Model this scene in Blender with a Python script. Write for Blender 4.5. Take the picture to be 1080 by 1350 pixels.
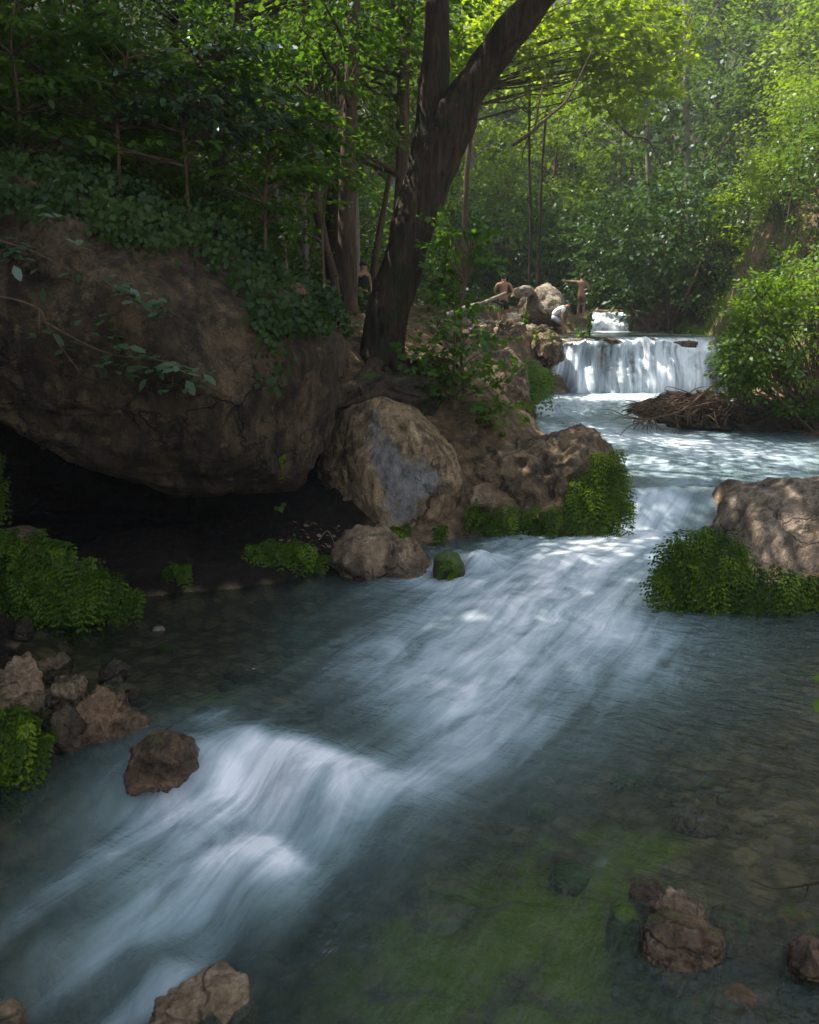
import bpy, bmesh, math, random
import numpy as np
from mathutils import Vector, Matrix

# ------------------------------------------------------------------ camera, sky, sun, exposure
scene = bpy.context.scene
for o in list(bpy.data.objects):
    bpy.data.objects.remove(o)
COL = scene.collection
R = math.radians
CAM_H = 3.0
FPX = 1150.0
PITCH = math.atan(275.0 / FPX)
cam_data = bpy.data.cameras.new('camera')
cam_data.sensor_fit = 'VERTICAL'
cam_data.sensor_height = 36.0
cam_data.lens = 36.0 * FPX / 1350.0
cam_data.clip_start = 0.05
cam_data.clip_end = 600
cam = bpy.data.objects.new('camera', cam_data)
COL.objects.link(cam)
cam.location = (0, 0, CAM_H)
cam.rotation_euler = (math.pi / 2 - PITCH, 0, 0)
scene.camera = cam
cam_data.dof.use_dof = True
cam_data.dof.focus_distance = 10.0
cam_data.dof.aperture_fstop = 3.2

SUN_DIR = Vector((-0.48, 0.21, 0.85)).normalized()      # towards the sun
SUN_STRENGTH = 4.9
SKY_STRENGTH = 0.15
EXPOSURE = 1.57
el = math.asin(SUN_DIR.z)
az = math.atan2(SUN_DIR.x, SUN_DIR.y)
world = bpy.data.worlds.new("World")
scene.world = world
world.use_nodes = True
wn = world.node_tree
wn.nodes.clear()
sky = wn.nodes.new('ShaderNodeTexSky')
sky.sky_type = 'NISHITA'
sky.sun_disc = False
sky.sun_elevation = el
sky.sun_rotation = az
sky.air_density = 1.0
sky.dust_density = 1.5
bg = wn.nodes.new('ShaderNodeBackground')
bg.inputs['Strength'].default_value = SKY_STRENGTH
wo = wn.nodes.new('ShaderNodeOutputWorld')
hs = wn.nodes.new('ShaderNodeHueSaturation')
hs.inputs['Saturation'].default_value = 0.5
wn.links.new(sky.outputs[0], hs.inputs['Color'])
wn.links.new(hs.outputs[0], bg.inputs[0])
wn.links.new(bg.outputs[0], wo.inputs[0])

sun_data = bpy.data.lights.new('sun', 'SUN')
sun_data.energy = SUN_STRENGTH
sun_data.angle = R(0.5)
sun_data.color = (1.0, 0.93, 0.82)
sun = bpy.data.objects.new('sun', sun_data)
COL.objects.link(sun)
sun.rotation_euler = (-SUN_DIR).to_track_quat('-Z', 'Y').to_euler()
sun.location = (-20, 20, 40)

scene.view_settings.view_transform = 'Standard'
scene.view_settings.look = 'None'
scene.view_settings.exposure = EXPOSURE
scene.view_settings.gamma = 1.0
scene.render.engine = 'CYCLES'
cy = scene.cycles
cy.max_bounces = 6
cy.diffuse_bounces = 3
cy.glossy_bounces = 2
cy.transmission_bounces = 4
cy.transparent_max_bounces = 10
cy.caustics_reflective = False
cy.caustics_refractive = False
cy.sample_clamp_indirect = 3.0
cy.use_denoising = True

# ------------------------------------------------------------------ projection helpers
ST, CT = math.sin(PITCH), math.cos(PITCH)


def P(px, py, Y):
    """world point seen at photo pixel px, py, standing Y metres out"""
    v = (675.0 - py) / FPX
    dy = CT + ST * v
    dz = -ST + CT * v
    s = Y / dy
    return np.array([(px - 540.0) / FPX * s, Y, CAM_H + dz * s])


def W(px, py, z=0.0):
    """world point seen at photo pixel on the level z"""
    v = (675.0 - py) / FPX
    dy = CT + ST * v
    dz = -ST + CT * v
    s = (z - CAM_H) / dz
    return np.array([(px - 540.0) / FPX * s, dy * s, z])


def topx(V):
    """photo pixels of world points (N,3)"""
    V = np.asarray(V, float)
    y = V[:, 1]
    z = V[:, 2] - CAM_H
    fwd = y * CT - z * ST
    up = y * ST + z * CT
    return 540 + V[:, 0] / fwd * FPX, 675 - up / fwd * FPX


def sstep(a, b, x):
    t = np.clip((np.asarray(x, float) - a) / (b - a), 0, 1)
    return t * t * (3 - 2 * t)


# ------------------------------------------------------------------ noise
def _h(ix, iy, iz, seed):
    n = (ix * 374761393 + iy * 668265263 + iz * 2147483647 + seed * 1274126177) & 0xFFFFFFFF
    n = ((n ^ (n >> 13)) * 1274126177) & 0xFFFFFFFF
    n = ((n ^ (n >> 16)) * 2246822519) & 0xFFFFFFFF
    return ((n ^ (n >> 15)) & 0xFFFFFF) / float(0xFFFFFF) * 2 - 1


def noise3(p, seed=0):
    p = np.asarray(p, float)
    i = np.floor(p).astype(np.int64)
    f = p - i
    u = f * f * f * (f * (f * 6 - 15) + 10)
    r = 0
    for dx in (0, 1):
        wx = u[:, 0] if dx else 1 - u[:, 0]
        for dy in (0, 1):
            wy = u[:, 1] if dy else 1 - u[:, 1]
            for dz in (0, 1):
                wz = u[:, 2] if dz else 1 - u[:, 2]
                r = r + wx * wy * wz * _h(i[:, 0] + dx, i[:, 1] + dy, i[:, 2] + dz, seed)
    return r


def fbm(p, seed=0, oct=4, lac=2.1, gain=0.5):
    p = np.asarray(p, float)
    r = 0
    a = 1.0
    for k in range(oct):
        r = r + a * noise3(p + k * 17.3, seed + k)
        p = p * lac
        a *= gain
    return r


# ------------------------------------------------------------------ mesh helpers
def mesh_np(name, verts, loops, counts, smooth=False):
    me = bpy.data.meshes.new(name)
    verts = np.asarray(verts, np.float32)
    loops = np.asarray(loops, np.int32).ravel()
    counts = np.asarray(counts, np.int32)
    me.vertices.add(len(verts))
    me.vertices.foreach_set('co', verts.ravel())
    me.loops.add(len(loops))
    me.loops.foreach_set('vertex_index', loops)
    me.polygons.add(len(counts))
    starts = np.concatenate([[0], np.cumsum(counts)[:-1]]).astype(np.int32)
    me.polygons.foreach_set('loop_start', starts)
    me.polygons.foreach_set('loop_total', counts)
    if smooth:
        me.polygons.foreach_set('use_smooth', np.ones(len(counts), bool))
    me.update(calc_edges=True)
    me.validate()
    return me


class MB:
    """collects pieces into ONE mesh"""

    def __init__(s):
        s.v, s.l, s.c, s.n = [], [], [], 0
        s.tone = []

    def add(s, v, loops, counts, tone=None):
        v = np.asarray(v, float)
        s.tone.append(np.full(len(v), 0.5) if tone is None else np.asarray(tone, float))
        s.v.append(v)
        s.l.append(np.asarray(loops, np.int64).ravel() + s.n)
        s.c.append(np.asarray(counts, np.int64))
        s.n += len(v)

    def tube(s, pts, radii, sides=8, wob=0.0, seed=0, cap=True):
        pts = np.asarray(pts, float)
        n = len(pts)
        radii = np.broadcast_to(np.asarray(radii, float), (n,))
        tang = np.gradient(pts, axis=0)
        tang /= np.linalg.norm(tang, axis=1)[:, None] + 1e-9
        ref = np.array([0.0, 1.0, 0.0]) if abs(tang[0][1]) < 0.9 else np.array([1.0, 0, 0])
        rings = []
        a = np.linspace(0, 2 * np.pi, sides, endpoint=False)
        for i in range(n):
            t = tang[i]
            u = ref - t * np.dot(ref, t)
            u /= np.linalg.norm(u) + 1e-9
            w = np.cross(t, u)
            ref = u
            r = radii[i]
            ring = pts[i] + np.outer(np.cos(a), u) * r + np.outer(np.sin(a), w) * r
            rings.append(ring)
        V = np.concatenate(rings)
        if wob:
            d = V - np.repeat(pts, sides, axis=0)
            V = V + d * (fbm(V * np.array([3.0, 3.0, 1.0]) , seed, 3)[:, None] * wob)
        idx = np.arange(n * sides).reshape(n, sides)
        q = np.stack([idx[:-1], np.roll(idx[:-1], -1, 1), np.roll(idx[1:], -1, 1), idx[1:]], -1).reshape(-1, 4)
        loops = q.ravel()
        counts = np.full(len(q), 4)
        if cap:
            loops = np.concatenate([loops, idx[-1], idx[0][::-1]])
            counts = np.concatenate([counts, [sides, sides]])
        s.add(V, loops, counts)

    def build(s, name, mat, parent=None, origin=None, smooth=True):
        V = np.concatenate(s.v)
        me = mesh_np(name, V, np.concatenate(s.l), np.concatenate(s.c), smooth)
        if not smooth:
            fattr(me, 'tone', np.concatenate(s.tone))
        return link(name, me, mat, parent, origin)


def link(name, me, mat, parent=None, origin=None):
    if origin is not None:
        o3 = np.asarray(origin, np.float32)
        co = np.empty(len(me.vertices) * 3, np.float32)
        me.vertices.foreach_get('co', co)
        co = (co.reshape(-1, 3) - o3).ravel()
        me.vertices.foreach_set('co', co)
        me.update()
    o = bpy.data.objects.new(name, me)
    COL.objects.link(o)
    if parent is not None:
        o.parent = parent
    elif origin is not None:
        o.location = [float(x) for x in origin]
    if mat is not None:
        me.materials.append(mat)
    return o


def tag(o, label=None, cat=None, group=None, kind=None):
    if label:
        o['label'] = label
    if cat:
        o['category'] = cat
    if group:
        o['group'] = group
    if kind:
        o['kind'] = kind
    return o


def empty(name, loc, label, cat, group=None, rz=0):
    o = bpy.data.objects.new(name, None)
    COL.objects.link(o)
    o.location = [float(x) for x in loc]
    o.rotation_euler = (0, 0, rz)
    o.empty_display_size = 0.3
    return tag(o, label, cat, group)


def copy_tree(root):
    c = root.copy()
    COL.objects.link(c)
    for ch in root.children:
        d = ch.copy()
        COL.objects.link(d)
        d.parent = c
        for g in ch.children:
            e = g.copy()
            COL.objects.link(e)
            e.parent = d
    return c


def fattr(me, name, vals):
    a = me.attributes.new(name, 'FLOAT', 'POINT')
    a.data.foreach_set('value', np.asarray(vals, np.float32))


def vattr(me, name, vals):
    a = me.attributes.new(name, 'FLOAT_VECTOR', 'POINT')
    a.data.foreach_set('vector', np.asarray(vals, np.float32).ravel())


# ------------------------------------------------------------------ materials
class NT:
    def __init__(s, name):
        s.m = bpy.data.materials.new(name)
        s.m.use_nodes = True
        s.t = s.m.node_tree
        s.t.nodes.clear()
        s.out = s.t.nodes.new('ShaderNodeOutputMaterial')

    def n(s, typ, **kw):
        nd = s.t.nodes.new(typ)
        for k, v in kw.items():
            setattr(nd, k, v)
        return nd

    def put(s, sock, v):
        if hasattr(v, 'is_linked') or isinstance(v, bpy.types.NodeSocket):
            s.t.links.new(v, sock)
        elif isinstance(v, (tuple, list)) and len(v) == 3 and sock.type == 'RGBA':
            sock.default_value = (*v, 1)
        else:
            sock.default_value = v

    def noise(s, vec, scale, detail=4, rough=0.55, dist=0.0):
        nd = s.n('ShaderNodeTexNoise')
        s.put(nd.inputs['Vector'], vec)
        nd.inputs['Scale'].default_value = scale
        nd.inputs['Detail'].default_value = detail
        nd.inputs['Roughness'].default_value = rough
        nd.inputs['Distortion'].default_value = dist
        return nd.outputs['Fac']

    def ramp(s, fac, stops, interp='LINEAR'):
        nd = s.n('ShaderNodeValToRGB')
        s.put(nd.inputs[0], fac)
        cr = nd.color_ramp
        cr.interpolation = interp
        while len(cr.elements) < len(stops):
            cr.elements.new(0.5)
        for e, (p, c) in zip(cr.elements, stops):
            e.position = p
            e.color = (*c, 1) if isinstance(c, (tuple, list)) else (c, c, c, 1)
        return nd.outputs[0]

    def mix(s, fac, a, b, blend='MIX'):
        nd = s.n('ShaderNodeMix', data_type='RGBA', blend_type=blend)
        s.put(nd.inputs[0], fac)
        s.put(nd.inputs[6], a)
        s.put(nd.inputs[7], b)
        return nd.outputs[2]

    def math(s, op, a, b=0.0, clamp=False):
        nd = s.n('ShaderNodeMath', operation=op, use_clamp=clamp)
        s.put(nd.inputs[0], a)
        s.put(nd.inputs[1], b)
        return nd.outputs[0]

    def attr(s, name):
        return s.n('ShaderNodeAttribute', attribute_name=name)

    def mapping(s, vec, scale=(1, 1, 1), loc=(0, 0, 0), rot=(0, 0, 0)):
        nd = s.n('ShaderNodeMapping')
        s.put(nd.inputs['Vector'], vec)
        nd.inputs['Scale'].default_value = scale
        nd.inputs['Location'].default_value = loc
        nd.inputs['Rotation'].default_value = rot
        return nd.outputs[0]

    def bump(s, h, strength=0.5, dist=0.05, normal=None):
        nd = s.n('ShaderNodeBump')
        s.put(nd.inputs['Height'], h)
        nd.inputs['Strength'].default_value = strength
        nd.inputs['Distance'].default_value = dist
        if normal is not None:
            s.put(nd.inputs['Normal'], normal)
        return nd.outputs[0]

    def coords(s, jitter=True):
        tc = s.n('ShaderNodeTexCoord')
        if not jitter:
            return tc.outputs['Object']
        oi = s.n('ShaderNodeObjectInfo')
        k = s.math('MULTIPLY', oi.outputs['Random'], 37.0)
        v = s.n('ShaderNodeVectorMath', operation='ADD')
        s.put(v.inputs[0], tc.outputs['Object'])
        s.put(v.inputs[1], k)
        return v.outputs[0]

    def principled(s, color, rough=0.8, normal=None, spec=0.3):
        b = s.n('ShaderNodeBsdfPrincipled')
        s.put(b.inputs['Base Color'], color)
        s.put(b.inputs['Roughness'], rough)
        b.inputs['Specular IOR Level'].default_value = spec
        if normal is not None:
            s.put(b.inputs['Normal'], normal)
        return b.outputs[0]

    def mixs(s, fac, a, b):
        nd = s.n('ShaderNodeMixShader')
        s.put(nd.inputs[0], fac)
        s.t.links.new(a, nd.inputs[1])
        s.t.links.new(b, nd.inputs[2])
        return nd.outputs[0]

    def finish(s, sh):
        s.t.links.new(sh, s.out.inputs['Surface'])
        return s.m


def rock_mat(name, dark, mid, light, moss=0.0, rough=0.85, streak=1.0, bump=0.7, patch=None, mosscol=(0.035, 0.06, 0.012)):
    m = NT(name)
    c = m.coords()
    c2 = m.mapping(c, scale=(1, 1, streak))
    big = m.noise(c2, 1.3, 5, 0.6, 0.4)
    fine = m.noise(c2, 9.0, 8, 0.65, 0.3)
    tiny = m.noise(c, 42.0, 6, 0.6)
    h = m.math('ADD', m.math('MULTIPLY', big, 0.55), m.math('MULTIPLY', fine, 0.45))
    col = m.ramp(h, [(0.36, dark), (0.5, mid), (0.64, light)])
    col = m.mix(m.ramp(tiny, [(0.35, 0.55), (0.6, 0.0)]), col, tuple(x * 0.55 for x in mid))
    stain = m.ramp(m.noise(c2, 3.1, 7, 0.7, 0.8), [(0.5, 0.0), (0.62, 0.8)])
    col = m.mix(stain, col, tuple(x * 0.55 for x in dark))
    wv_ = m.n('ShaderNodeVectorMath', operation='ADD')
    m.put(wv_.inputs[0], c)
    nz_ = m.n('ShaderNodeTexNoise')
    m.put(nz_.inputs['Vector'], c)
    nz_.inputs['Scale'].default_value = 2.2
    nz_.inputs['Detail'].default_value = 5
    m.put(wv_.inputs[1], nz_.outputs['Color'])
    vo = m.n('ShaderNodeTexVoronoi', feature='DISTANCE_TO_EDGE')
    m.put(vo.inputs['Vector'], wv_.outputs[0])
    vo.inputs['Scale'].default_value = 1.5
    crk = m.math('MULTIPLY', m.ramp(vo.outputs['Distance'], [(0.0, 1.0), (0.035, 0.0)]), m.ramp(m.noise(c, 1.1, 4, 0.6), [(0.45, 0.0), (0.6, 1.0)]))
    pit = m.ramp(m.noise(c, 16, 5, 0.6, 0.3), [(0.60, 0.0), (0.70, 1.0)])
    col = m.mix(m.math('MULTIPLY', crk, 0.8), col, tuple(x * 0.3 for x in dark))
    col = m.mix(m.math('MULTIPLY', pit, 0.5), col, tuple(x * 0.5 for x in dark))
    lich = m.ramp(m.noise(c, 4.3, 8, 0.75, 0.2), [(0.58, 0.0), (0.66, 0.6)])
    col = m.mix(lich, col, tuple(min(1, x * 1.35) for x in light))
    drip = m.ramp(m.noise(m.mapping(c, scale=(3.5, 3.5, 0.35)), 1.6, 6, 0.6, 0.3), [(0.52, 0.0), (0.66, 0.75)])
    col = m.mix(drip, col, tuple(x * 0.8 for x in dark))
    if patch is not None:
        a = m.attr('patch').outputs['Fac']
        k = m.math('ADD', a, m.math('MULTIPLY', m.math('SUBTRACT', m.noise(c, 5, 8, 0.75), 0.5), 1.7))
        pc = m.mix(m.ramp(fine, [(0.3, 0.0), (0.7, 1.0)]), tuple(x * 0.4 for x in patch), tuple(x * 1.7 for x in patch))
        col = m.mix(m.ramp(k, [(0.38, 0.0), (0.72, 0.9)]), col, pc)
    if moss > 0:
        g = m.n('ShaderNodeNewGeometry')
        sep = m.n('ShaderNodeSeparateXYZ')
        m.put(sep.inputs[0], g.outputs['Normal'])
        k = m.math('ADD', m.math('MULTIPLY', sep.outputs[2], 0.35), m.noise(c, 2.6, 6, 0.65))
        mk = m.ramp(k, [(1.02 - moss * 0.6, 0.0), (1.12 - moss * 0.6, 1.0)])
        col = m.mix(mk, col, m.mix(tiny, mosscol, tuple(x * 2.2 for x in mosscol)))
    gp = m.n('ShaderNodeSeparateXYZ')
    m.put(gp.inputs[0], m.n('ShaderNodeNewGeometry').outputs['Position'])
    wz = m.math('ADD', gp.outputs[2], m.math('MULTIPLY', m.math('SUBTRACT', big, 0.5), 0.25))
    wet = m.math('MULTIPLY', m.ramp(wz, [(0.0, 0.0), (0.02, 1.0), (0.09, 1.0), (0.18, 0.0)]), m.math('LESS_THAN', gp.outputs[1], 11.6))
    col = m.mix(m.math('MULTIPLY', wet, 0.42), col, (0.012, 0.009, 0.006))
    rough = m.math('SUBTRACT', rough, m.math('MULTIPLY', wet, 0.5), True)
    bh = m.math('ADD', m.math('MULTIPLY', fine, 1.0), m.math('MULTIPLY', tiny, 0.35))
    bh = m.math('ADD', bh, m.math('MULTIPLY', big, 1.2))
    bh = m.math('SUBTRACT', bh, m.math('ADD', m.math('MULTIPLY', crk, 0.9), m.math('MULTIPLY', pit, 0.35)))
    nrm = m.bump(bh, bump, 0.12)
    return m.finish(m.principled(col, rough, nrm, 0.35))


def leaf_mat(name, c_dark, c_mid, c_light, trans=0.45, gloss=0.12, tcol=None, rough=0.4):
    m = NT(name)
    g = m.n('ShaderNodeNewGeometry')
    oi = m.n('ShaderNodeObjectInfo')
    r = m.math('ADD', m.math('MULTIPLY', g.outputs['Random Per Island'], 0.3), m.math('MULTIPLY', oi.outputs['Random'], 0.15))
    r = m.math('ADD', r, m.math('MULTIPLY', m.attr('tone').outputs['Fac'], 0.55))
    col = m.ramp(r, [(0.05, c_dark), (0.5, c_mid), (0.95, c_light)])
    d = m.n('ShaderNodeBsdfDiffuse')
    m.put(d.inputs[0], col)
    t = m.n('ShaderNodeBsdfTranslucent')
    tc = m.mix(1.0, col, tcol or (1.25, 1.35, 0.45), 'MULTIPLY')
    m.put(t.inputs[0], tc)
    s1 = m.mixs(trans, d.outputs[0], t.outputs[0])
    gl = m.n('ShaderNodeBsdfGlossy')
    gl.inputs['Roughness'].default_value = rough
    gl.inputs['Color'].default_value = (0.8, 0.9, 1.0, 1)
    return m.finish(m.mixs(gloss * 0.16, s1, gl.outputs[0]))


def bark_mat(name, dark, light, scale=1.0, bump=0.8, moss=0.0):
    m = NT(name)
    c = m.coords()
    v = m.mapping(c, scale=(1, 1, 0.16))
    a = m.noise(v, 14 * scale, 7, 0.65, 0.6)
    b = m.noise(c, 1.8, 5, 0.6)
    col = m.ramp(m.math('ADD', m.math('MULTIPLY', a, 0.7), m.math('MULTIPLY', b, 0.3)), [(0.36, dark), (0.66, light)])
    if moss:
        col = m.mix(m.ramp(m.noise(c, 2.2, 6, 0.7), [(0.62 - moss * 0.25, 0.0), (0.72 - moss * 0.25, 0.9)]), col, (0.018, 0.028, 0.008))
    nrm = m.bump(a, bump, 0.06)
    return m.finish(m.principled(col, 0.9, nrm, 0.2))


def plain_mat(name, col, rough=0.8, var=0.25):
    m = NT(name)
    c = m.coords()
    k = m.noise(c, 12, 5, 0.6)
    cc = m.mix(k, tuple(x * (1 - var) for x in col), tuple(min(1, x * (1 + var)) for x in col))
    return m.finish(m.principled(cc, rough, m.bump(k, 0.2, 0.02), 0.3))


M = {}
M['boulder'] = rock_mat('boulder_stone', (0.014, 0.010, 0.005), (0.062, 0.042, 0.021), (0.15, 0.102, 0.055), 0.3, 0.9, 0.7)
M['greypatch'] = rock_mat('patched_stone', (0.06, 0.041, 0.023), (0.27, 0.185, 0.10), (0.46, 0.33, 0.19), 0.0, 0.85, 0.6, patch=(0.155, 0.155, 0.15))
M['tan'] = rock_mat('tan_stone', (0.065, 0.046, 0.027), (0.25, 0.175, 0.105), (0.42, 0.31, 0.20), 0.05, 0.85)
M['brown'] = rock_mat('brown_stone', (0.045, 0.031, 0.018), (0.16, 0.11, 0.063), (0.30, 0.21, 0.125), 0.15, 0.85)
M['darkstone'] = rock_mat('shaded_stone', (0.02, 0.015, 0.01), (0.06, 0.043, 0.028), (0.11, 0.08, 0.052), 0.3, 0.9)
M['mossy'] = rock_mat('mossy_stone', (0.025, 0.02, 0.012), (0.07, 0.055, 0.03), (0.13, 0.09, 0.05), 0.9, 0.9)
M['pale'] = rock_mat('pale_stone', (0.17, 0.13, 0.09), (0.36, 0.29, 0.21), (0.52, 0.45, 0.37), 0.0, 0.9, bump=0.9)
M['wet'] = rock_mat('wet_stone', (0.05, 0.032, 0.02), (0.17, 0.105, 0.06), (0.30, 0.19, 0.11), 0.25, 0.25, mosscol=(0.05, 0.085, 0.012))
M['greenwet'] = rock_mat('algae_stone', (0.05, 0.045, 0.02), (0.15, 0.13, 0.05), (0.25, 0.21, 0.10), 0.7, 0.3, mosscol=(0.05, 0.09, 0.012))
M['rightrock'] = rock_mat('weathered_stone', (0.06, 0.045, 0.03), (0.24, 0.18, 0.125), (0.40, 0.31, 0.23), 0.03, 0.85, 0.5)
M['leaf_bright'] = leaf_mat('bright_leaf', (0.08, 0.125, 0.010), (0.145, 0.205, 0.015), (0.22, 0.29, 0.02), 0.55, 0.1)
M['leaf_maple'] = leaf_mat('maple_leaf', (0.10, 0.15, 0.008), (0.19, 0.25, 0.012), (0.30, 0.36, 0.018), 0.6, 0.05)
M['leaf_mid'] = leaf_mat('mid_leaf', (0.04, 0.07, 0.010), (0.08, 0.135, 0.015), (0.135, 0.20, 0.022), 0.45, 0.1)
M['leaf_dark'] = leaf_mat('dark_leaf', (0.022, 0.045, 0.012), (0.048, 0.09, 0.018), (0.085, 0.145, 0.025), 0.35, 0.12)
M['leaf_shade'] = leaf_mat('understorey_leaf', (0.025, 0.06, 0.010), (0.065, 0.135, 0.016), (0.13, 0.22, 0.022), 0.5, 0.1)
M['ivy'] = leaf_mat('ivy_leaf', (0.012, 0.026, 0.006), (0.030, 0.055, 0.012), (0.06, 0.10, 0.022), 0.25, 0.06, rough=0.4)
M['glossyleaf'] = leaf_mat('glossy_broad_leaf', (0.03, 0.06, 0.025), (0.06, 0.11, 0.045), (0.10, 0.16, 0.06), 0.25, 0.35, rough=0.35)
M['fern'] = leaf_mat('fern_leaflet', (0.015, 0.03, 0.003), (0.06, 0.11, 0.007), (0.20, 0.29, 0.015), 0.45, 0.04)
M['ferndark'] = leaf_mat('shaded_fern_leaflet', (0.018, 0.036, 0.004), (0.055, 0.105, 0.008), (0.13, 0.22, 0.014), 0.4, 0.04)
M['weed'] = leaf_mat('weed_leaf', (0.07, 0.14, 0.01), (0.12, 0.21, 0.015), (0.18, 0.28, 0.03), 0.5, 0.1)
M['litter'] = leaf_mat('dead_leaf', (0.10, 0.065, 0.035), (0.20, 0.13, 0.075), (0.34, 0.24, 0.16), 0.15, 0.1, tcol=(1, .8, .5))
M['bark'] = bark_mat('dark_bark', (0.006, 0.004, 0.003), (0.07, 0.047, 0.028), 1.0, 1.0, 0.4)
M['bark_mid'] = bark_mat('brown_bark', (0.035, 0.024, 0.015), (0.13, 0.09, 0.06), 1.2, 0.6)
M['bark_pale'] = bark_mat('grey_bark', (0.12, 0.10, 0.09), (0.30, 0.26, 0.23), 1.2, 0.5)
M['twig'] = bark_mat('twig_bark', (0.05, 0.032, 0.02), (0.17, 0.11, 0.07), 2.0, 0.4)
M['root'] = bark_mat('root_bark', (0.025, 0.017, 0.011), (0.10, 0.066, 0.04), 1.5, 0.7)
M['skin'] = plain_mat('skin', (0.33, 0.19, 0.12), 0.6, 0.08)
M['hair'] = plain_mat('dark_hair', (0.025, 0.018, 0.014), 0.7)
M['dark_cloth'] = plain_mat('dark_cloth', (0.018, 0.02, 0.022), 0.9)
M['white_cloth'] = plain_mat('white_cloth', (0.75, 0.76, 0.8), 0.9, 0.05)
M['blue_cloth'] = plain_mat('pale_blue_cloth', (0.32, 0.40, 0.50), 0.9, 0.1)
M['brown_cloth'] = plain_mat('brown_cloth', (0.16, 0.09, 0.045), 0.9, 0.15)

# ------------------------------------------------------------------ stream and terrain shape
LB = np.array([(-6, -4.2), (0, -4.0), (3, -3.6), (4.5, -2.95), (5.5, -2.85), (6.5, -3.3), (7.6, -3.7), (8.6, -3.2), (9.2, -1.4), (10.2, -0.1), (11.1, 0.6), (11.8, 2.6), (12.3, 3.0),
               (14, 2.9), (16, 2.6), (18.4, 2.6), (22, 3.1), (24, 3.9), (26, 4.3), (29, 5.2), (31, 5.6), (40, 6.5), (60, 8)], float)
RB = np.array([(-6, 5), (0, 4.8), (3, 4.6), (7.2, 4.6), (8.0, 5.0), (8.5, 4.9), (9.4, 4.4), (11.5, 4.1), (12.2, 4.5), (13, 6.5), (14.5, 8.6), (16, 8.2),
               (17.5, 7.6), (19, 7.8), (22, 8.4), (24, 8.7), (27, 8.9), (30, 9.0), (31, 8.5), (40, 9), (60, 10)], float)


def xL(y):
    return np.interp(y, LB[:, 0], LB[:, 1])


def xR(y):
    return np.interp(y, RB[:, 0], RB[:, 1])


def zlevel(y):
    return np.interp(y, [-6, 11.5, 12.3, 16, 20.2, 21.2, 23.6, 24.0, 24.3, 30.2, 30.6, 60], [0, 0, 0.45, 0.49, 0.54, 0.64, 0.66, 1.3, 2.08, 2.12, 2.6, 3.6])


CP = []
for y in (-4, 0, 3, 5, 7, 8.6, 9.6, 11, 12, 13, 15, 17, 19, 21, 23, 25, 27, 29, 31, 36, 42):
    CP.append((xL(y) - 0.05, y, zlevel(y) + 0.03))
    CP.append((xR(y) + 0.05, y, zlevel(y) + 0.03))
CP += [(-4, 6, .1), (-4.6, 8, .3), (-3.2, 9.2, .2), (-6.5, 5, .7), (-8.5, 6, 2.2), (-7, 9, 1.0), (-5, 10.2, .45), (-2, 10.4, .3), (-.6, 11.2, .4),
       (-5, 11.8, .3), (-3, 11.8, .3), (-1.6, 11.6, .35), (-4, 12.4, .5), (-2.4, 12.4, .6), (-5, 13.5, 3.2), (-3, 13.5, 3.0), (-1.4, 13.2, 2.2), (-8, 12.5, 3.6), (-.4, 14, 2.05), (.8, 13.7, 1.85), (1.6, 13, 1.1), (-2, 15, 3.3),
       (-5, 15, 4.4), (-10, 12, 6), (-10, 16, 7.5), (-1, 20, 2.4), (1, 17, 2.0), (1.7, 15, 1.35), (-4, 20, 4.5), (-10, 24, 9), (-20, 15, 20),
       (-20, 30, 18), (-14, 40, 15), (-3, 28, 4), (-5, 36, 8), (-14, 5, 12), (-14, -4, 12), (-20, 5, 22), (-14, 11, 12),  # left hill raised out of view to shade the foreground
       (5.2, 9.6, .35), (6, 11, .5), (7, 8, .8), (9, 6, 2), (9.5, 12, 1.2), (10.5, 16, 1.3), (9.6, 18.5, 1.1), (9.7, 22, 3.0), (14, 20, 5), (14, 30, 9),
       (20, 25, 11), (25, 45, 22), (13, 40, 7), (10.5, 33, 4.4), (10, 28, 3.2), (16, 8, 5), (14, -4, 5),
       (5, 48, 8), (0, 48, 11), (5, 65, 18), (-15, 60, 24), (25, 65, 26), (5, 85, 30), (-45, 80, 45), (50, 80, 45), (-50, 30, 35), (50, 30, 28), (-50, -8, 25), (50, -8, 20),
       (0, -12, 1), (-20, -12, 8), (20, -12, 8)]
for px, py, Y in [(620, 470, 18), (660, 452, 20), (700, 437, 23.5), (735, 441, 25.6), (663, 420, 31), (766, 408, 31), (600, 410, 27), (570, 425, 22), (1000, 330, 24),
                  (1070, 250, 26), (1075, 400, 21), (960, 400, 25), (480, 440, 20), (400, 385, 17), (745, 432, 27)]:
    CP.append(tuple(P(px, py, Y)))
for Y in (21, 22.5, 24, 25.5, 27, 28.5, 30):
    for px in (570, 610, 650, 685):
        x_ = (px - 540) / FPX * Y / 1.02
        if x_ < xL(Y) - 0.35:
            CP.append(tuple(P(px, 456 - 36 * (Y - 20) / 11 - (650 - px) * .06, Y)))
CP = np.array(CP, float)


def _tps_fit(P2, z, lam=0.02):
    n = len(P2)
    d = np.linalg.norm(P2[:, None] - P2[None], axis=2)
    K = np.where(d > 0, d ** 2 * np.log(d + 1e-12), 0) + lam * np.eye(n)
    A = np.zeros((n + 3, n + 3))
    A[:n, :n] = K
    A[:n, n] = 1
    A[:n, n + 1:] = P2
    A[n, :n] = 1
    A[n + 1:, :n] = P2.T
    return np.linalg.solve(A, np.concatenate([z, [0, 0, 0]]))


_TW = _tps_fit(CP[:, :2], CP[:, 2])


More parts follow.
